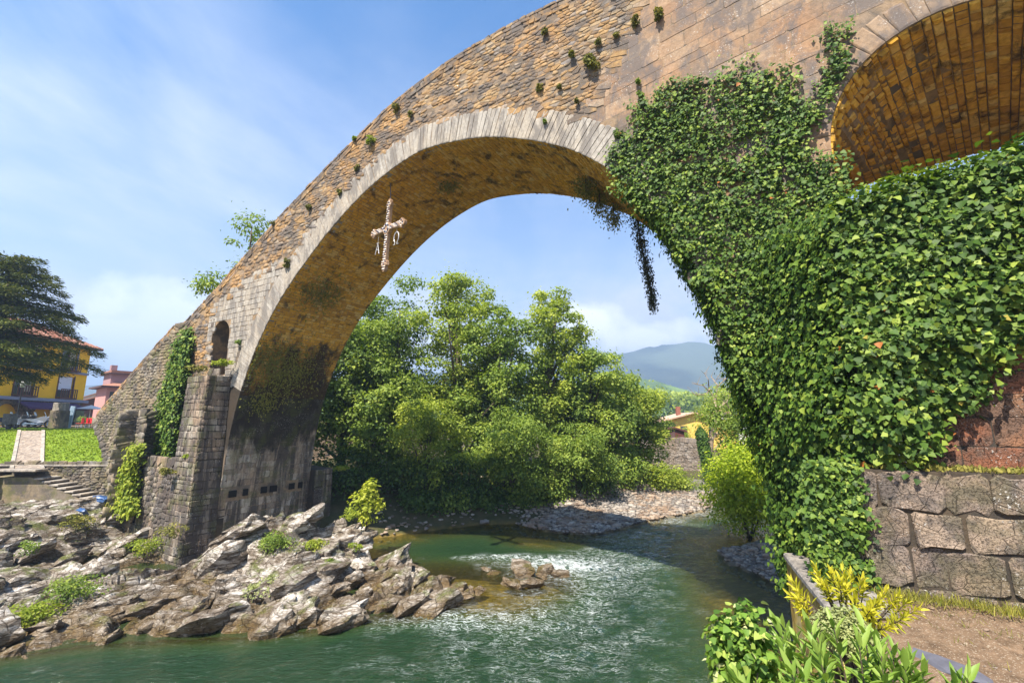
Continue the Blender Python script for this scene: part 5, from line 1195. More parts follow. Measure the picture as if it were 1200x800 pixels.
# ------------------------------------------------------------------ the hanging cross
GOLD = plain('weathered_bronze', (.42, .26, .15), .5, .2, var=.3, scale=8); WHT = plain('pale_metal', (.62, .59, .56), .45, .3, var=.15); GLD2 = plain('light_bronze', (.48, .36, .26), .45, .3); DRK = plain('dark_jewel', (.03, .04, .09), .3, 0, .8); ORG = plain('amber_jewel', (.55, .16, .03), .3)
def cross():
    TC = .5; K = (12 + TC) / 14.3; sc = onb(455, 268, TC); C0 = B(sc[0], TC, sc[1]); o = thing('hanging_cross', 'big jewelled metal cross hanging under the left half of the arch', 'cross', loc=tuple(C0))
    az = R(132); ax = Vector((math.sin(az), math.cos(az), 0)); rl = R(3.5); zz = Vector((0, 0, 1)); X = (ax * math.cos(rl) - zz * math.sin(rl)); Z = (zz * math.cos(rl) + ax * math.sin(rl)); Y = Z.cross(X)
    Mx = Matrix((X, Y, Z)).transposed()
    def w(x, y, z): return Mx @ Vector((x * K, y * K, z * K)) + Vector(C0)
    def arm(dx, dz, L_, w0, w1):
        ux, uz = dx, dz; px_, pz_ = -uz, ux
        pr = [(0.10, w0), (L_ * .35, w0 * .95), (L_ * .74, w1), (L_ * .78, w1 * 1.5), (L_ * .86, w1 * 1.75), (L_ * .88, w1 * .95), (L_ * .95, w1 * .9), (L_, w1 * .45)]
        out = [(ux * a + px_ * b, uz * a + pz_ * b) for a, b in pr] + [(ux * a - px_ * b, uz * a - pz_ * b) for a, b in reversed(pr)]
        mb = MB(); n = len(out); V = [w(a, -.07, b) for a, b in out] + [w(a, .07, b) for a, b in out]
        mb.add(V, [tuple(range(n)), tuple(range(n, 2 * n))[::-1]] + [(i, (i + 1) % n, n + (i + 1) % n, n + i) for i in range(n)]); mb.build('arm', GOLD, o)
        k = 0; q = .22
        while q < L_ - .05:
            for sgn in (-1, 0, 1):
                ww = np.interp(q, [a for a, _ in pr], [b for _, b in pr]) * .62 * sgn; m_ = [WHT, DRK, GLD2, WHT][(k + sgn) % 4]
                for yy in (-.085,):
                    g = MB(); g.box(w(ux * q + px_ * ww, yy, uz * q + pz_ * ww), (.055, .05, .055), Mx @ Matrix.Rotation(R(45), 3, 'Y'), bev=.015); g.build('jewel', m_, o)
            q += .115; k += 1
    arm(0, 1, 1.42, .115, .11); arm(0, -1, 2.05, .115, .13); arm(-1, 0, 1.38, .115, .135); arm(1, 0, 1.38, .115, .135)
    g = MB(); g.tube([w(0, -.10, 0), w(0, .10, 0)], [.25, .25], 18); g.build('boss', GOLD, o)
    for k in range(10):
        a = k * math.pi / 5; g = MB(); g.box(w(.17 * math.cos(a), -.12, .17 * math.sin(a)), (.07, .05, .07), Mx, bev=.015); g.build('jewel', (WHT, DRK)[k % 2], o)
    # Greek letters hung from the arms
    g = MB(); r_ = .018; x0, z0 = -.78, -.78
    g.tube([w(x0 - .16, 0, z0 - .30), w(x0, 0, z0 + .22), w(x0 + .16, 0, z0 - .30)], r_, 5); g.tube([w(x0 - .10, 0, z0 - .08), w(x0 + .10, 0, z0 - .08)], r_, 5); g.tube([w(x0 - .09, 0, z0 + .24), w(x0 + .09, 0, z0 + .24)], r_, 5); a_ = g.build('alpha_letter', WHT, o)
    MB().tube([w(x0, 0, z0 + .24), w(x0, 0, -.08)], .006, 4).build('wire', WHT, o)
    g = MB(); x0, z0 = .74, -.62; pts = [w(x0 - .20, 0, z0 - .28), w(x0 - .09, 0, z0 - .28)] + [w(x0 + .19 * math.cos(a), 0, z0 + .05 + .24 * math.sin(a)) for a in np.linspace(R(238), R(-58), 16)] + [w(x0 + .09, 0, z0 - .28), w(x0 + .20, 0, z0 - .28)]
    g.tube(pts, r_, 5); g.build('omega_letter', WHT, o); MB().tube([w(x0, 0, z0 + .29), w(x0, 0, -.08)], .006, 4).build('wire', WHT, o)
    top = w(0, 0, 1.42); zz_ = float(np.interp(sc[0], main_arc.P[:, 0], main_arc.P[:, 1])); MB().tube([top, Vector((C0[0], C0[1], zz_ + .05))], .02, 5).build('cable', plain('cable', (.12, .11, .10), .6), o)
cross()

# ------------------------------------------------------------------ left bank terrace
M['lawnwall'] = M['rubble_grey']
tw = thing('terrace_wall', 'dark rubble wall holding up the lawn at far left', 'wall', loc=(-28, 26.8, 1.5))
mb = MB(); mb.box((-32.2, 27.15, 1.6), (19.6, .5, 3.84)); mb.box((-35.1, 26.2, .9), (13.0, 1.5, 4.88)); mb.build('wall_backing', M['mortar_dark'], tw)
ws = stones_from(rubble_cells(-28.6, -22.4, .4, 3.5, .26, .15, gap=.007), lambda a, b, h: np.stack([a, 26.90 - h, b], -1), h=.05, hv=.7)
ws += stones_from(rubble_cells(-41, -28.6, .2, 3.3, .26, .15, gap=.007), lambda a, b, h: np.stack([a, 25.45 - h, b], -1), h=.05, hv=.7)
emit('stone', ws, M['rubble_grey'], tw, 300)
mb = MB(); mb.box((-32.2, 27.12, 3.54), (19.6, .62, .10), bev=.02); mb.build('coping', M['ring'], tw, tint=.3)
# steps down from the path along the wall
stp = thing('stone_steps', 'flight of pale stone steps running down along the terrace wall', 'steps', loc=(-27, 26.4, 2.5))
for i in range(9):
    x = -26.3 + i * .44; z = 3.15 - i * .17
    if i == 0: continue
    mb = MB(); mb.box((x, 26.3, z - .05), (.50, 1.05, .10), bev=.015); mb.build('step', M['ring'], stp, tint=.8)
mb = MB(); V = [(-28.5, 26.88, -.3), (-22.5, 26.88, -.3), (-22.5, 26.88, 1.55), (-26.3, 26.88, 3.05), (-28.5, 26.88, 3.05)]
V2 = [(x, 25.80, z - .04) for x, y, z in V]; n = 5
mb.add(V + V2, [tuple(range(n))[::-1], tuple(range(n, 2 * n))] + [(i, (i + 1) % n, n + (i + 1) % n, n + i) for i in range(n)]); mb.build('stair_flank', M['rubble_grey'], stp, tint=.3)
# paved path on the lawn
pth = thing('paved_path', 'straight pebble paved path with stone edging crossing the lawn', 'path', loc=(-30, 30, 4))
def quad_strip(mb, pts_l, pts_r, th=.05):
    V = []
    for a, b_ in zip(pts_l, pts_r): V += [a, b_, (a[0], a[1], a[2] - th), (b_[0], b_[1], b_[2] - th)]
    F = []
    for i in range(len(pts_l) - 1):
        k = 4 * i; F += [(k, k + 4, k + 5, k + 1), (k, k + 2, k + 6, k + 4), (k + 1, k + 5, k + 7, k + 3), (k + 2, k + 3, k + 7, k + 6)]
    k = 4 * (len(pts_l) - 1); F += [(0, 1, 3, 2), (k, k + 2, k + 3, k + 1)]; mb.add(V, F)
def lz(y): return min(5.35, 3.5 + (y - 27.0) * .37)
PA, PB_ = (-28.6, 26.0), (-41.5, 40.0); Wd = 2.3
dd = Vector((PB_[0] - PA[0], PB_[1] - PA[1])).normalized()
L0, L1 = at(14, 548, 26.0), at(22, 509, 32.0); R0, R1 = at(50, 548, 26.0), at(50, 509, 32.0)
def edge(P0, P1, off, n=12):
    out = []
    for f in np.linspace(0, 1, n):
        y = P0[1] + (P1[1] - P0[1]) * f; out.append((P0[0] + (P1[0] - P0[0]) * f + off, y, max(3.42, lz(y)) + .05))
    return out
M['paving'] = stone_mat('pebble_paving', [(0, (.34, .28, .22)), (1, (.46, .39, .32))], patch=(.30, .22, .15), patch_scale=3, dark=(.14, .11, .09), dark_amt=.4, dark_scale=(7, 7, 7), bump=1.0)
mb = MB(); quad_strip(mb, edge(L0, L1, .12), edge(R0, R1, -.12)); mb.build('paving', M['paving'], pth, tint=.6)
for P0, P1, off in ((L0, L1, -.12), (R0, R1, -.12)):
    mb = MB(); e1 = [(x, y, z + .06) for x, y, z in edge(P0, P1, off)]; e2 = [(x + .24, y, z) for x, y, z in e1]; quad_strip(mb, e1, e2, .14); mb.build('kerb', M['ring'], pth, tint=.7)
mb = MB(); mb.box(((L0[0] + R0[0]) / 2, 25.75, 3.40), (R0[0] - L0[0] + .5, .7, .12), bev=.02); mb.build('landing', M['ring'], pth, tint=.4)
# grass on the lawn
xs = rng.uniform(-52, -22, 60000); ys = rng.uniform(27.2, 44, 60000); k = (xs < -22.0 - (ys - 27) * .55)
pe = (xs > np.interp(ys, [26, 32], [L0[0], L1[0]])) & (xs < np.interp(ys, [26, 32], [R0[0], R1[0]]) * (ys < 33) - 99 * (ys >= 33)); k &= ~pe
P = np.stack([xs, ys, np.clip(3.5 + (ys - 27) * .37, 3.5, 5.35)], -1)[k]; m = len(P)
M['lawn_grass'] = leaf_mat('lawn_grass', [(0, (.11, .17, .018)), (.5, (.17, .24, .022)), (1, (.28, .33, .045))], .3, .6, .2)
o = leaf_obj('lawn_grass', P, unit(rnd(m) + UP * .8), unit(UP + rnd(m) * .6), .11 * rng.uniform(.6, 1.3, m), T_RHOMB, np.clip(.5 + .5 * nz(P[:, 0] * .3, P[:, 1] * .3, 0, 3) + rng.normal(size=m) * .12, .02, .98), M['lawn_grass']); tag(o, 'bright short lawn on the terrace beside the ramp', 'grass', kind='stuff')
# blue bags caught among the rocks
BL = plain('blue_plastic', (.03, .08, .20), .35, 0, .5, var=.5)
for px, py, Y, r, lb in [(120, 584, 24.0, .30, 'crumpled blue plastic sheet below the foot of the steps, highest of the three'), (95, 600, 22.5, .28, 'dark blue plastic bag wedged in the brambles, left of the others'), (138, 604, 23.5, .26, 'slate blue plastic bag lying near the bright creeper')]:
    p = at(px, py, Y); me = rock_mesh(int(px), r * 1.2, r * .8, r * .7, 1, .16); me.materials.clear(); me.materials.append(BL); o = link('plastic_bag', me); hh = float(outcrop_h(p[None, 0:1], p[None, 1:2])[0, 0]); o.location = (p[0], p[1], max(p[2], hh + .25)); tag(o, lb, 'bag', 'blue plastic litter')

# ------------------------------------------------------------------ houses
M['yellow'] = plain('yellow_render', (.90, .50, .015), .85, 0, .2, .06, 1.5); M['trim'] = plain('grey_blue_trim', (.22, .24, .32), .7); M['brown_wood'] = plain('brown_wood', (.10, .035, .025), .6)
M['glass'] = plain('dark_glass', (.05, .05, .06), .08, 0, .8, .3, .7); M['shutter'] = plain('white_shutter', (.66, .68, .76), .6, 0, .2, .04); M['curtain'] = plain('curtain', (.45, .40, .28), .8)
M['awning'] = plain('purple_awning', (.075, .03, .085), .8); M['sandst'] = M['ring']; M['tile'] = stone_mat('roof_tile', [(0, (.30, .12, .08)), (.5, (.42, .20, .13)), (1, (.52, .32, .24))], bump=.5)
M['pink'] = plain('pink_render', (.50, .25, .22), .85, 0, .2, .08); M['pink2'] = plain('mauve_render', (.32, .20, .20), .85, 0, .2, .08); M['dkroof'] = plain('dark_eave', (.10, .055, .05), .7)
M['white'] = plain('white_render', (.70, .68, .64), .8, 0, .2, .05); M['black'] = plain('black_metal', (.02, .02, .022), .4); M['steel'] = plain('blue_steel', (.28, .38, .48), .45, .2)
def frame_of(ox, oy, az):     # facade frame: a along the wall, d outward, z up
    u = Vector((math.sin(az), math.cos(az), 0)); return u
def house_yellow():
    C = at(104, 430, 60); az = R(-6); u = np.array([-math.sin(az), -math.cos(az), 0]); u = -np.array([math.sin(az), math.cos(az), 0]); d = np.array([-u[1], u[0], 0]) * 1.0
    if d @ (np.array([0, 0, 0]) - C) < 0: d = -d
    z0 = 5.55; L_ = 17.0; o = thing('yellow_house', 'bright yellow three storey house with brown balconies behind the dark conifer', 'house', loc=(C[0], C[1], z0))
    Mx = Matrix((Vector(u), Vector(-d), Vector((0, 0, 1)))).transposed()
    def W(a, e, z): return np.array([C[0], C[1], 0]) + u * a + d * e + np.array([0, 0, z])
    def bx(a0, a1, e0, e1, z0_, z1_, bev=0): mb = MB(); mb.box(W((a0 + a1) / 2, (e0 + e1) / 2, (z0_ + z1_) / 2), (a1 - a0, abs(e1 - e0), z1_ - z0_), Mx, bev); return mb
    def Wc(mb, poly, e0, e1):
        n = len(poly); V = [W(a, e0, z) for a, z in poly] + [W(a, e1, z) for a, z in poly]; mb.add(V, [tuple(range(n)), tuple(range(n, 2 * n))[::-1]] + [(i, (i + 1) % n, n + (i + 1) % n, n + i) for i in range(n)])
    ZG, ZM, ZE = 8.75, 12.05, 15.6
    wn = [(1.9, 4.1, 9.0, 11.6), (7.3, 9.6, 9.0, 11.6), (12.6, 14.9, 9.0, 11.6), (1.9, 4.1, 12.4, 14.9), (7.3, 9.6, 12.4, 14.9), (12.6, 14.9, 12.4, 14.9)]
    # wall with real openings
    loops = [[(0, ZG), (L_, ZG), (L_, ZE), (0, ZE)]] + [[(a0, z0_), (a1, z0_), (a1, z1_), (a0, z1_)] for a0, a1, z0_, z1_ in wn]
    tris = tessellate_polygon([[Vector((a, z, 0)) for a, z in lp] for lp in loops]); flat = [p for lp in loops for p in lp]; n = len(flat)
    V = [W(a, 0, z) for a, z in flat] + [W(a, -.35, z) for a, z in flat]; F = [tuple(t) for t in tris] + [tuple(i + n for i in t) for t in tris]; off = 0
    for lp in loops:
        k = len(lp); F += [(off + i, off + (i + 1) % k, n + off + (i + 1) % k, n + off + i) for i in range(k)]; off += k
    MB().add(V, F).build('wall', M['yellow'], o)
    bx(0.01, L_ - .01, -9, -.36, z0, ZE - .01).build('rear_body', M['yellow'], o)
    for a0, a1, z0_, z1_ in wn:
        f = bx(a0 + .02, a1 - .02, -.30, -.22, z0_, z1_).build('window', M['glass'], o); f['label'] = 'tall balcony window'
        sh = (a0 < 3)
        if sh and z0_ < 10: bx(a0 + .1, a1 - .1, -.21, -.14, z0_ + .9, z1_ - .05).build('shutter', M['shutter'], o)
        else:
            bx(a0 + .1, (a0 + a1) / 2 - .12, -.21, -.17, z0_ + .4, z1_ - .1).build('curtain', M['curtain'], o); bx((a0 + a1) / 2 - .08, (a0 + a1) / 2 + .08, -.21, -.12, z0_, z1_).build('mullion', M['brown_wood'], o)
        for aa in (a0 - .12, a1): bx(aa, aa + .12, -.1, .06, z0_ - .1, z1_ + .12).build('window_frame', M['trim'] if z0_ > 12 else M['brown_wood'], o)
        bx(a0 - .1, a1 + .1, .0, .6, z0_ - .22, z0_ - .04).build('balcony_floor', M['brown_wood'], o); rl = bx(a0 - .1, a1 + .1, .52, .60, z0_ + .93, z0_ + 1.02).build('railing', M['brown_wood'], o)
        for q in np.linspace(a0 - .05, a1 + .05, 9): bx(q - .05, q + .05, .53, .59, z0_ - .04, z0_ + .93).build('baluster', M['brown_wood'], rl)
    bx(-.08, L_, .0, .16, ZM - .05, ZM + .22).build('string_course', M['trim'], o); bx(-.25, L_, .0, .5, ZG - .35, ZG).build('cornice', M['trim'], o)
    # arcade in stone
    arcs = [(5.4 + 4.4 * i, 1.45) for i in range(3)]; loop = [(0.05, z0), (.05, ZG - .36), (L_, ZG - .36), (L_, z0)]
    for c, r in reversed(arcs): loop += [(c + r, z0)] + [(c + r * math.cos(a), z0 + 1.0 + r * math.sin(a)) for a in np.linspace(0, math.pi, 9)] + [(c - r, z0)]
    tr = tessellate_polygon([[Vector((a, z, 0)) for a, z in loop]]); n = len(loop); V = [W(a, .05, z) for a, z in loop] + [W(a, -.35, z) for a, z in loop]
    MB().add(V, [tuple(t) for t in tr] + [tuple(i + n for i in t) for t in tr] + [(i, (i + 1) % n, n + (i + 1) % n, n + i) for i in range(n)]).build('arcade', M['block'], o, tint=.9)
    bx(.2, L_ - .1, -.9, -.5, z0, ZG - .4).build('shop_shade_slab', M['black'], o)  # black slab stands for the shade inside the arcade
    aw = MB(); V = [W(a, e, z) for a in (1.6, 9.5) for e, z in ((.52, ZG - .5), (1.9, ZG - 1.15), (1.9, ZG - 1.35), (.52, ZG - .6))]; aw.add(V, [(0, 1, 5, 4), (1, 2, 6, 5), (2, 3, 7, 6), (3, 0, 4, 7), (0, 3, 2, 1), (4, 5, 6, 7)]); aw.build('awning', M['awning'], o)
    bx(-.1, 1.2, .1, .3, z0 + .1, z0 + 2.1).build('door', M['glass'], o)
    # hipped roof with tile rolls and wide eaves
    E = .9; c4 = [W(-E, E, ZE), W(L_ + E, E, ZE), W(L_ + E, -9 - E, ZE), W(-E, -9 - E, ZE)]; r2 = [W(4.5, -4.5, ZE + 2.7), W(L_ - 4.5, -4.5, ZE + 2.7)]
    rf_ = MB().add(c4 + r2, [(0, 1, 5, 4), (1, 2, 5), (2, 3, 4, 5), (3, 0, 4), (3, 2, 1, 0)]).build('roof', M['tile'], o, tint=.6)
    for q in np.linspace(-E + .2, L_ + E - .2, 46):
        f = min(1, (q + E) / (4.5 + E), (L_ + E - q) / (4.5 + E)); MB().tube([W(q, E + .03, ZE + .06), W(q, E - (E + 4.5) * f, ZE + .06 + 2.7 * f)], .09, 5).build('tile_row', M['tile'], rf_, tint=random.random())
    bx(-E + .02, L_ + E - .02, -9 - E, E - .02, ZE - .22, ZE - .01).build('eave', M['dkroof'], o)
house_yellow()
def gable_house(name, label, cx, cy, az, w, dp, z0, ze, zr, wall, roofm, wins=(), eave=.6, group=None, hip=False, winsz=(1.0, 1.5)):
    """az: direction the facade faces; a across the facade, e outward"""
    d = np.array([math.sin(az), math.cos(az), 0]); u = np.array([math.cos(az), -math.sin(az), 0]); o = thing(name, label, 'house', group, (cx, cy, z0))
    Mx = Matrix((Vector(u), Vector(d), Vector((0, 0, 1)))).transposed(); W = lambda a, e, z: np.array([cx, cy, 0]) + u * a + d * e + np.array([0, 0, z])
    def bx(a0, a1, e0, e1, z0_, z1_): mb = MB(); mb.box(W((a0 + a1) / 2, (e0 + e1) / 2, (z0_ + z1_) / 2), (a1 - a0, e1 - e0, z1_ - z0_), Mx); return mb
    wl = MB(); poly = [(-w / 2, z0), (w / 2, z0), (w / 2, ze), (0, ze if hip else zr - .15), (-w / 2, ze)]; n = 5
    V = [W(a, 0, z) for a, z in poly] + [W(a, -dp, z) for a, z in poly]; wl.add(V, [tuple(range(n)), tuple(range(n, 2 * n))[::-1]] + [(i, (i + 1) % n, n + (i + 1) % n, n + i) for i in range(n)]); wl.build('wall', wall, o)
    if hip:
        c4 = [W(-w / 2 - eave, eave, ze), W(w / 2 + eave, eave, ze), W(w / 2 + eave, -dp - eave, ze), W(-w / 2 - eave, -dp - eave, ze)]; MB().add(c4 + [W(0, -dp * .4, zr), W(0, -dp * .6, zr)], [(0, 1, 4), (1, 2, 5, 4), (2, 3, 5), (3, 0, 4, 5), (3, 2, 1, 0)]).build('roof', roofm, o, tint=.5)
        bx(-w / 2 - eave + .03, w / 2 + eave - .03, -dp - eave + .03, eave - .03, ze - .25, ze - .01).build('eave', M['dkroof'], o)
    else:
        for sg in (-1, 1):
            sl = (zr - ze) / (w / 2); V = [W(0, eave, zr), W(sg * (w / 2 + eave), eave, ze - sl * eave), W(sg * (w / 2 + eave), -dp - eave, ze - sl * eave), W(0, -dp - eave, zr)]; V += [v - np.array([0, 0, .18]) for v in V]
            r_ = MB().add(V, [(0, 1, 2, 3), (7, 6, 5, 4), (0, 4, 5, 1), (1, 5, 6, 2), (2, 6, 7, 3), (3, 7, 4, 0)]).build('roof_slope', roofm, o, tint=.7)
    for a, z, side in wins:
        ww, hh = winsz
        if side == 0: f = bx(a - ww / 2, a + ww / 2, -.02, .05, z, z + hh).build('window', M['black'], o); bx(a - ww / 2 + .08, a + ww / 2 - .08, .06, .08, z + .08, z + hh - .08).build('pane', M['glass'], f)
    return o, bx
# pink villa with an attic storey
p = at(158, 470, 75)
o, bx = gable_house('pink_house', 'pink villa with dark hipped roof and small attic, above the end of the ramp', p[0], p[1], R(128), 7.4, 7, 5, 11.6, 12.9, M['pink'], M['tile'], [(-2.2, 8.3, 0), (.4, 8.3, 0), (2.7, 8.3, 0)], .9, hip=True, winsz=(1.1, 2.4))
bx(-2.3, 3.2, -6, -1.0, 11.8, 13.6).build('attic', M['pink2'], o); bx(-1.5, -.2, -1.02, -.92, 12.4, 13.2).build('window', M['black'], o); bx(-2.8, 3.7, -6.6, -.4, 13.6, 13.78).build('eave', M['dkroof'], o)
q = lambda a, e, z: None
bx(-2.4, 3.3, -6.2, -.8, 13.8, 14.2).build('roof', M['tile'], o, tint=.4); bx(2.0, 2.8, -5, -4, 14.2, 15.3).build('chimney', M['pink2'], o)
p = at(116, 485, 82); gable_house('low_house', 'low dark house with tan tiled roof between the yellow house and the ramp', p[0], p[1], R(150), 11, 8, 5, 8.6, 10.6, M['brown_wood'], M['tile'], [(-2, 6, 0), (2, 6, 0)], 1.0)
p = at(118, 478, 100); gable_house('white_gabled_house', 'white gabled house behind the low tan roof', p[0], p[1], R(140), 14, 8, 5, 9.5, 12.6, M['white'], M['tile'], [(-2, 7, 0), (3, 7, 0)], .8)
# upstream: walled garden, hut and yellow house
M['gardenwall'] = stone_mat('garden_wall_stone', [(0, (.24, .19, .15)), (.5, (.36, .30, .25)), (1, (.44, .38, .32))], patch=(.40, .30, .20), bump=.7)
a_, b_ = at(758, 540, 50), at(822, 540, 52); ztop, zbot = 3.78, .2
gw = thing('garden_wall', 'tall pale rubble wall of a garden above the river bend', 'wall', loc=tuple((a_ + b_) / 2 * (1, 1, 0)))
dv = (b_ - a_) * (1, 1, 0); gl_ = np.linalg.norm(dv); gu = dv / gl_; gn = np.array([gu[1], -gu[0], 0])
mb = MB(); V = [a_ * (1, 1, 0) + gu * f + gn * e + UP * z for z in (zbot - 1, ztop - .05) for f, e in ((0, 0), (gl_, 0), (gl_ + 1.5, -9), (-6, -9))]; mb.add(V, [(0, 3, 2, 1), (4, 5, 6, 7), (0, 1, 5, 4), (1, 2, 6, 5), (2, 3, 7, 6), (3, 0, 4, 7)]); mb.build('terrace_fill', M['ground'], gw)
emit('stone', stones_from(rubble_cells(0, gl_, zbot, ztop, .42, .28, gap=.01), lambda a, b, h: a_ * (1, 1, 0) + a[:, None] * gu + h[:, None] * gn + b[:, None] * UP, h=.06), M['gardenwall'], gw, 300)
p = at(790, 512, 52.5); o, bx = gable_house('garden_hut', 'small dark red brown hut on the garden wall', p[0], 52.6, R(188), 2.3, 2, 3.74, 5.1, 5.45, M['brown_wood'], M['brown_wood'], [], .25); bx(-.1, .7, .005, .04, 3.8, 5.0).build('door', M['dkroof'], o)
hp_ = at(812, 505, 66); o, bx = gable_house('ochre_house', 'ochre yellow house with wide tan gabled roof beyond the garden wall', hp_[0] + 1.0, 68, R(186), 11.5, 9, 2.0, 5.9, 7.4, plain('ochre_render', (.72, .46, .10), .8), plain('tan_roof', (.50, .32, .22), .8), [(-2.5, 3.9, 0), (1.5, 3.9, 0)], .7)
bx(1.2, 1.8, -3, -2.4, 7.0, 8.3).build('chimney', M['tile'], o)
hp_ = at(852, 500, 74); gable_house('red_roofed_house', 'red roofed house half hidden beside the bare tree', hp_[0], 76, R(200), 10, 8, 2.5, 6.2, 8.0, M['white'], M['tile'], [(-2, 4, 0)], .6)
# fine parasol on the garden terrace
p = at(776, 512, 52); mb = thing('garden_parasol', 'small lime yellow parasol left of the garden hut', 'parasol', loc=(p[0] - .4, 51.6, ztop)); c = Vector((p[0] - .4, 51.6, ztop))
g = MB(); g.tube([c, c + Vector((0, 0, 1.35))], .03, 6); g.build('pole', M['white'], mb)
g = MB(); V = [c + Vector((0, 0, 1.5))] + [c + Vector((.8 * math.cos(q * math.pi / 4), .8 * math.sin(q * math.pi / 4), 1.15)) for q in range(8)]; g.add(V, [(0, 1 + q, 1 + (q + 1) % 8) for q in range(8)] + [tuple(range(1, 9))[::-1]]); g.build('canopy', plain('lime_cloth', (.55, .55, .03), .8), mb)
# bare tree and the ivy wrapped trunk beside it
def bare_tree():
    b0 = at(838, 560, 45) ; p0 = np.array([b0[0], 45, 1.2]); o = thing('bare_tree', 'half dead bare branched tree above the bush by the river', 'tree', loc=tuple(p0)); rd = random.Random(4)
    pt = lambda x, y: at(x, y, 45)
    t_ = [p0, pt(832, 540), pt(833, 515), pt(840, 490), pt(838, 470)]; mb = MB(); mb.tube(t_, [.35, .3, .26, .2, .12], 7); mb.build('trunk', M['bark_pale'], o, True, tint=.6)
    for br in [[(833, 515), (845, 502), (858, 497), (866, 492)], [(830, 535), (842, 522), (850, 515), (862, 514)], [(840, 490), (846, 480), (850, 462), (852, 450)], [(838, 470), (832, 455), (828, 445), (826, 436)], [(838, 470), (840, 452), (838, 440), (841, 432)], [(833, 460), (822, 452), (815, 448)], [(838, 455), (846, 447), (852, 440)], [(842, 478), (852, 470), (858, 460)], [(832, 455), (826, 462), (818, 462)]]:
        pts = [pt(*q) + np.array([0, rd.uniform(-.5, .5) * i, 0]) for i, q in enumerate(br)]; mb = MB(); r0 = .17 if br[0][1] > 500 else .09; mb.tube(pts, list(np.linspace(r0, .02, len(pts))), 5)
        for q in range(4):
            a = pts[1] + (pts[-1] - pts[1]) * rd.random(); mb.tube([a, a + np.array([rd.uniform(-.7, .7), rd.uniform(-.4, .4), rd.uniform(.2, .9)])], [.03, .01], 4)
        mb.build('branch', M['bark_pale'], o, tint=.5)
    q = clump_leaves(pt(838, 495), (2.6, 1.5, 2.2), 900, .2, T_OVAL, tint=.6); leaf_obj('sparse_leaves', *q[:4], T_OVAL, q[4], M['lime_leaf'], o)['kind'] = 'stuff'
bare_tree()
c = at(826, 530, 44); iv = thing('ivy_covered_tree', 'upright tree stump wrapped in dark ivy right of the garden wall', 'tree', loc=(c[0], 44, 1.0)); MB().tube([(c[0] + .3, 44, .5), (c[0] + .1, 44, 3.2), (c[0] - .25, 44, 5.1)], [.3, .26, .2], 8).build('trunk', M['bark'], iv, True, tint=.5)
n = 3400; zz = rng.uniform(1.0, 5.5, n); th_ = rng.uniform(0, 2 * np.pi, n); r_ = .5 * rng.uniform(.7, 1.15, n) * np.clip((5.7 - zz) / .8, .2, 1); dd_ = np.stack([np.cos(th_), np.sin(th_), 0 * th_], -1)
leaf_obj('ivy_leaves', np.stack([np.interp(zz, [1, 5.5], [c[0] + .3, c[0] - .3]), np.full(n, 44.), zz], -1) + dd_ * r_[:, None], unit(dd_ + UP * .4 + rnd(n) * .4), unit(-UP + rnd(n) * .4), .16 * rng.uniform(.6, 1.3, n), T_IVY, np.clip(.35 + rng.normal(size=n) * .15, .02, .9), M['ivy'], iv)['kind'] = 'stuff'
for px, py, Y, r, mt, lb in [(800, 512, 56, 1.5, 'tree_leaf_bright', 'shrub in front of the ochre house wall'), (870, 520, 46, 3.2, 'tree_leaf', 'big green shrub behind the bare tree'), (850, 560, 42, 2.4, 'tree_leaf_dark', 'dark shrub under the bare tree'), (808, 572, 41.5, 1.5, 'tree_leaf', 'green scrub on the bank below the garden wall'), (782, 500, 60, 1.0, 'tree_leaf_dark', 'dark shrub at the left corner of the ochre house'), (845, 470, 90, 4.0, 'tree_leaf_bright', 'yellow green treetop behind the bare tree'), (825, 590, 36, .9, 'lime_leaf', 'pale tuft at the tip of the far bank')]:
    p = at(px, py, Y); bush('garden_shrub', lb, 'bush', tuple(p), (r * 1.2, r, r), int(1600 * max(1, r / 1.6)), .13 * max(1, Y / 45), M[mt], T_OVAL, 'shrubs around the garden wall', 4)
sl = rock_mesh(77, 3.0, 1.2, .8, 2, .08); sl.materials.clear(); sl.materials.append(M['rubble_grey']); p = at(808, 572, 43.5); o = link('earth_bank', sl); o.location = tuple(p); o.rotation_euler = (0, R(18), R(-30)); tag(o, 'bare reddish brown earth slip below the garden wall', 'bank')

# ------------------------------------------------------------------ hills and mountain
def hill_mat(name, c1, c2, sc):
    b = NB(name); P = b.pos(); n_ = b.noise(P, sc, 9, .7); c = b.ramp(n_, [(.35, c1), (.65, c2)]); c = b.mix(b.ramp(b.noise(P, sc * .12, 5), [(.5, 0), (.62, .7)]), c, tuple(min(1, q * 2.2) for q in c2)); return b.out(b.principled(c, .95, .1, b.bump(b.noise(P, sc * 2, 6, .7), 1.0, 3.0)))
def ridge(name, prof, Y, depth, mat, nx=240, ny=26, rough=.08):
    """prof: (px, py) skyline seen from the camera, continued to both sides; becomes a real ridge 2*depth thick"""
    pts = [at(px, py, Y) for px, py in prof]; xs = [p_[0] for p_ in pts]; zs = [p_[2] for p_ in pts]; x = np.linspace(-2200, 2200, nx) if Y > 1000 else np.linspace(-Y * 1.6, Y * 1.6, nx); y = np.linspace(Y - depth, Y + depth, ny)
    X, Yg = np.meshgrid(x, y); Hx = np.interp(X, xs, zs); k = 1 - np.abs((Yg - Y) / depth) ** 1.3; H = Hx * k * (1 + rough * nz(X / Y * 16, Yg / Y * 16, 1, 4)) + Hx * rough * .5 * nz(X / Y * 50, Yg / Y * 50, 2, 3)
    me = mesh_np(name, np.stack([X, Yg, H - 2], -1).reshape(-1, 3), grid_faces(nx, ny), mat, True); o = link(name, me); o['kind'] = 'structure'
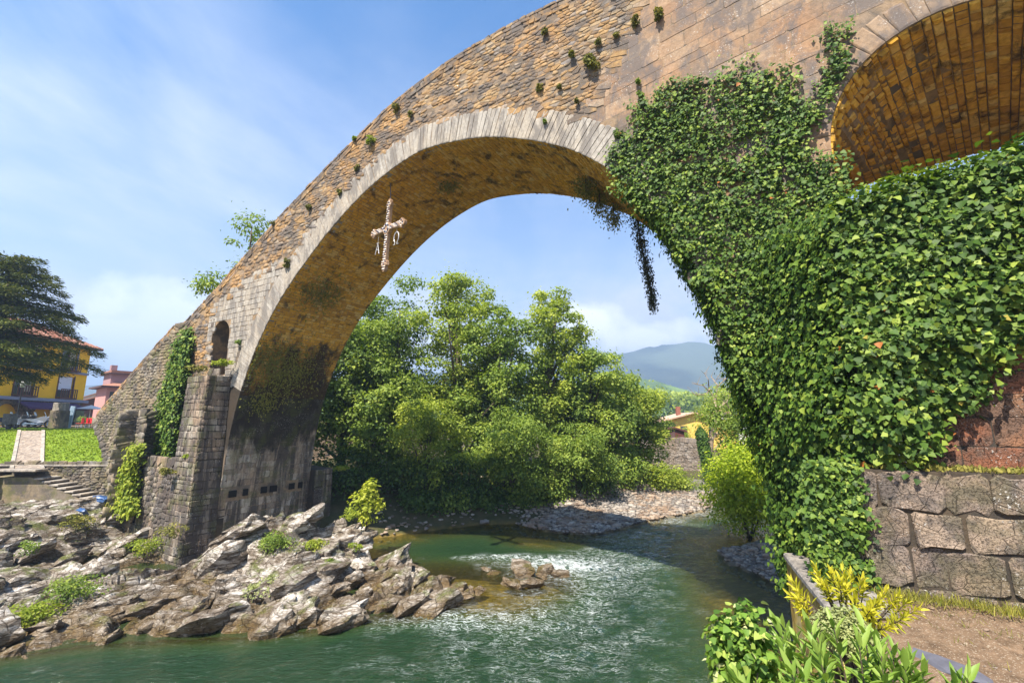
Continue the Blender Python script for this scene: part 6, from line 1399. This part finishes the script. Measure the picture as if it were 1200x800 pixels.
ridge('mountain', [(-1500, 440), (0, 455), (400, 440), (640, 432), (690, 430), (718, 414), (742, 410), (757, 406), (765, 407), (778, 403), (795, 400), (803, 398), (814, 399), (830, 405), (842, 409), (870, 425), (920, 440), (1200, 430), (2500, 440)], 1500, 560, hill_mat('mountain_forest', (.02, .034, .026), (.045, .058, .036), .02), rough=.05)
ridge('middle_hill', [(-1500, 468), (100, 466), (180, 462), (600, 452), (700, 446), (750, 442), (772, 446), (800, 456), (825, 466), (870, 466), (1200, 450), (2500, 460)], 620, 200, hill_mat('hill_forest', (.04, .08, .02), (.10, .15, .035), .06), rough=.06)
n = 15000; px = rng.uniform(640, 1000, n); Yv = rng.uniform(200, 330, n); pyt = np.interp(px, [640, 700, 770, 800, 830, 900, 1000], [452, 455, 461, 464, 468, 462, 455])
xx = (px - 600) / FPX * Yv * .985; zt = EYE + Yv * (494 - pyt) / FPX * (.80 + .20 * (Yv - 200) / 130); cc = np.floor(np.stack([xx, Yv], -1) / 7.5); hsh = nz(cc[:, 0] * 7.31, cc[:, 1] * 5.17, 1, 1)
cen = (cc + .5 + .35 * np.stack([hsh, nz(cc[:, 0] * 3.3, cc[:, 1] * 9.1, 4, 1)], -1)) * 7.5; d = unit(rnd(n) + UP * .3); P = np.stack([cen[:, 0], cen[:, 1], zt - 2.5 + hsh * 2.5], -1) + d * np.array([4.2, 4.2, 4.8]); nn = 3
o = leaf_obj('forest', P, unit(d + rnd(n) * .3), unit(rnd(n) - UP * .3), 1.9 * rng.uniform(.6, 1.3, n), T_RHOMB, np.clip(.5 + hsh * .8 + rng.normal(size=n) * .1, .02, .98), M['tree_leaf']); tag(o, 'far wooded slope of many rounded trees in front of the mountain', 'forest', kind='stuff')

# ------------------------------------------------------------------ far left: conifer, motorcycles, street things
def conifer():
    b0 = at(2, 500, 34); z0 = 5.3; p0 = np.array([b0[0] - 1.5, 34, z0]); topz = at(0, 296, 34)[2]; H = topz - z0; o = thing('conifer', 'dark spreading conifer with drooping boughs at the left edge', 'tree', loc=tuple(p0))
    MB().tube([p0 - UP * .3, p0 + UP * H * .5, p0 + UP * H * .97], [.42, .28, .05], 9).build('trunk', M['bark'], o, True, tint=.5)
    P, Nn, D, S, T = [], [], [], [], []; rd = random.Random(11); nb = 78
    for i in range(nb):
        f = .30 + .68 * (i / nb) ** .9; a = i * 2.4 + rd.uniform(-.3, .3); Lb = float(np.interp(f, [.3, .4, .5, .65, .8, .95, 1], [3.6, 5.2, 6.6, 4.6, 3.6, 2.0, .8])) * rd.uniform(.68, 1.1); el = .35 * f - .08 + rd.uniform(-.1, .1)
        r0 = p0 + UP * H * f; dr = np.array([math.cos(a), math.sin(a), 0]); pts = [r0 + dr * Lb * q + UP * (Lb * (el * q + .10 * q - .30 * q * q)) for q in np.linspace(0, 1, 6)]
        MB().tube(pts, list(np.linspace(.09, .015, 6)), 5).build('branch', M['bark'], o, tint=.3)
        m = int(1050 * Lb / 6); q = rng.random(m) ** .7; i_ = np.minimum((q * 5).astype(int), 4); fr_ = (q * 5 - i_)[:, None]; pa = np.array(pts); c = pa[i_] * (1 - fr_) + pa[i_ + 1] * fr_
        side = np.array([-dr[1], dr[0], 0]); w = (.32 + .9 * np.sin(np.pi * np.clip(q, .05, 1) ** .8)) * Lb * .13 + .08; cl = np.round(q * 9) / 9; c = c + side * (rng.normal(size=m) * w)[:, None] - UP * (np.abs(rng.normal(size=m)) * .24)[:, None] + rnd(m) * .08
        P.append(c); Nn.append(unit(UP + rnd(m) * .45)); D.append(unit(dr * .9 + side * rng.normal(size=(m, 1)) * .7 - UP * .45)); S.append(.30 * rng.uniform(.5, 1.2, m)); T.append(np.clip(.35 + .5 * (q - .4) * (rng.random(m)) + rng.normal(size=m) * .15, .02, .98))
    P, Nn, D, S, T = [np.concatenate(q) for q in (P, Nn, D, S, T)]; leaf_obj('foliage', P, Nn, D, S, T_LANCE, T, M['conifer'], o)['kind'] = 'stuff'
conifer()
def motorcycle():
    o = thing('motorcycle', '', 'motorcycle', 'motorcycles parked under the yellow house', (0, 0, 0)); tyre = plain('tyre', (.02, .02, .02), .8)
    for x in (-.72, .72):
        w = MB().torus((x, 0, .31), .25, .065, seg=16, sub=5).build('wheel', tyre, o, local=True); MB().tube([(x, -.05, .31), (x, .05, .31)], .16, 10).build('hub', M['steel'], w, local=True)
    b = MB(); b.add([(-.75, -.09, .75), (-.75, .09, .75), (-.2, .15, .78), (-.2, -.15, .78), (.35, .18, .98), (.35, -.18, .98), (.62, .09, .84), (.62, -.09, .84), (-.55, -.1, .58), (-.55, .1, .58), (.0, .18, .40), (.0, -.18, .40), (.45, .13, .48), (.45, -.13, .48)],
        [(0, 1, 2, 3), (3, 2, 4, 5), (5, 4, 6, 7), (8, 11, 10, 9), (11, 13, 12, 10), (7, 6, 12, 13), (0, 3, 11, 8), (3, 5, 13, 11), (5, 7, 13), (1, 9, 10, 2), (2, 10, 12, 4), (4, 12, 6), (0, 8, 9, 1)]); b.build('fairing', None, o, local=True)
    MB().box((-.35, 0, .83), (.62, .26, .10), bev=.03).build('seat', M['black'], o, local=True); MB().box((-.82, 0, .92), (.36, .42, .30), bev=.05).build('top_box', M['black'], o, local=True)
    MB().tube([(.72, 0, .31), (.45, 0, 1.02)], .04, 6).build('fork', M['steel'], o, local=True); MB().tube([(.40, -.36, 1.06), (.46, 0, 1.04), (.40, .36, 1.06)], .022, 6).build('handlebar', M['black'], o, local=True)
    MB().add([(.48, -.17, 1.0), (.48, .17, 1.0), (.33, .13, 1.36), (.33, -.13, 1.36), (.50, -.17, 1.0), (.50, .17, 1.0), (.35, .13, 1.36), (.35, -.13, 1.36)], [(0, 1, 2, 3), (7, 6, 5, 4), (0, 4, 5, 1), (2, 6, 7, 3), (1, 5, 6, 2), (0, 3, 7, 4)]).build('windscreen', M['steel'], o, local=True)
    MB().tube([(-.75, -.16, .36), (.0, -.17, .30)], .05, 7).build('exhaust', M['steel'], o, local=True); return o
def copy_tree(o, parent=None):
    c = o.copy(); COL.objects.link(c)
    if parent: c.parent = parent
    for ch in [q for q in bpy.data.objects if q.parent == o and q is not c]: copy_tree(ch, c)
    return c
m0 = motorcycle(); cols = [('silver_paint', (.55, .57, .62), 'silver motorcycle nearest the path, its front wheel clear of the others'), ('black_paint', (.03, .03, .035), 'black motorcycle with raised rear box, second from the path'), ('white_paint', (.70, .72, .75), 'white motorcycle in the middle of the parked row'), ('pale_blue_paint', (.42, .50, .58), 'pale blue motorcycle next to the stone pillar'), ('dark_paint', (.05, .06, .09), 'dark motorcycle at the far left, partly behind the bin')]
bikes = [m0] + [copy_tree(m0) for _ in cols[1:]]
for (nm_, c, lb), o, (px, Y, rz) in zip(cols, bikes, [(22, 45.5, 60), (32, 46.5, 70), (43, 46, 50), (51, 46.5, 62), (4, 46, 75)]):
    p = at(px, 500, Y); o.location = (p[0], Y, 5.42); o.rotation_euler = (0, 0, R(rz)); o.scale = (1.15,) * 3; o['label'] = lb; mt = plain(nm_, c, .3, .2, .6)
    for ch in bpy.data.objects:
        if ch.parent == o and ch.name.startswith('fairing'):
            ch.data = ch.data.copy(); ch.data.materials.clear(); ch.data.materials.append(mt)
ZS = 5.38
p = at(68, 500, 41); o = thing('stone_pillar', 'mossy square stone pillar with pale cap on the edge of the lawn', 'pillar', loc=(p[0], 41, 5.0)); MB().box((p[0], 41, 5.9), (1.0, .9, 2.2), bev=.04).build('shaft', M['rubble_grey'], o, tint=.3); MB().box((p[0], 41, 7.3), (.85, .75, .75), bev=.05).build('cap', M['ring'], o, tint=.4)
p = at(81, 500, 42); o = thing('information_panel', 'leaning blue grey metal panel beside the stone pillar', 'sign', loc=(p[0], 42, 5.1)); MB().box((p[0], 42, 6.25), (.42, .12, 2.3), Matrix.Rotation(R(6), 3, 'Y'), bev=.01).build('panel', M['steel'], o); MB().box((p[0] - .1, 42, 5.12), (.8, .5, .18), bev=.02).build('base', M['concrete'], o, tint=.5)
p = at(18, 500, 39); o = thing('lamp_post', 'black iron lamp post among the conifer boughs', 'lamp post', loc=(p[0], 39, 4.8)); MB().tube([(p[0], 39, 5.3), (p[0], 39, 5.6), (p[0], 39, 5.7), (p[0], 39, 8.9)], [.14, .12, .06, .04], 8).build('pole', M['black'], o); MB().tube([(p[0], 39, 8.9), (p[0], 39, 9.3), (p[0], 39, 9.45)], [.12, .22, .05], 6).build('lantern', M['white'], o)
p = at(9, 508, 36); o = thing('litter_bin', 'grey box shaped bin on a dark post at the left edge of the lawn', 'bin', loc=(p[0], 36, 5.3)); MB().box((p[0], 36, 6.2), (.75, .5, .85), bev=.04).build('bin_body', M['concrete'], o, tint=.1); MB().box((p[0], 36, 5.55), (.22, .22, .6)).build('post', M['black'], o)
p = at(103, 500, 58); g = thing('parasol', 'white cafe parasol between the yellow house and the ramp', 'parasol', loc=(p[0], 58, ZS)); c = Vector((p[0], 58, ZS)); MB().tube([c, c + Vector((0, 0, 2.4))], .04, 6).build('pole', M['white'], g)
mb = MB(); mb.add([c + Vector((0, 0, 2.7))] + [c + Vector((1.5 * math.cos(q * math.pi / 4), 1.5 * math.sin(q * math.pi / 4), 2.2)) for q in range(8)], [(0, 1 + q, 1 + (q + 1) % 8) for q in range(8)] + [tuple(range(1, 9))[::-1]]); mb.build('canopy', M['white'], g)
RD = plain('red_plastic', (.55, .02, .03), .5); wc = thing('cafe_chair', 'first red cafe chair from the blue grey panel', 'chair', 'red cafe chairs', (0, 0, 0))
MB().box((0, 0, .45), (.5, .5, .05), bev=.01).build('seat', RD, wc, local=True); MB().box((0, .24, .75), (.5, .05, .55), bev=.01).build('backrest', RD, wc, local=True)
for a in (-.2, .2):
    for b_ in (-.2, .2): MB().tube([(a, b_, 0), (a, b_, .44)], .02, 5).build('leg', M['steel'], wc, local=True)
chairs = [wc, copy_tree(wc), copy_tree(wc)]
for o, px, lb in zip(chairs, (93, 98, 104), ('red cafe chair nearest the blue grey panel', 'middle red cafe chair behind the lawn', 'red cafe chair nearest the ramp')):
    p = at(px, 500, 50); o.location = (p[0], 50, ZS); o.rotation_euler = (0, 0, R(px * 7)); o['label'] = lb
p = at(101, 495, 54); bush('potted_shrub', 'round green shrub behind the red cafe chairs', 'bush', (p[0], 54, 6.2), (1.1, 1, .8), 900, .14, M['tree_leaf'], T_OVAL)
# low kerb where the shadowed lawn edge meets the street
mb = MB(); mb.box((-41, 43.6, 5.33), (38, .3, .16), bev=.02); o = mb.build('street_kerb', M['concrete'], tint=.3); o['kind'] = 'structure'
# ------------------------------------------------------------------ summer haze
def haze():
    mb = MB(); mb.box((0, 800, 152), (5400, 3800, 312)); b = NB('haze_air'); v = b.N('ShaderNodeVolumePrincipled'); v.inputs['Color'].default_value = (.50, .70, 1.0, 1); v.inputs['Density'].default_value = 7.5e-4; v.inputs['Anisotropy'].default_value = .2
    o_ = b.N('ShaderNodeOutputMaterial'); b.L(v.outputs[0], o_.inputs['Volume']); o = mb.build('haze', b.m); o['kind'] = 'stuff'; tag(o, 'thin bluish summer haze lying over the whole valley', 'haze', kind='stuff')
haze()
#MARK4
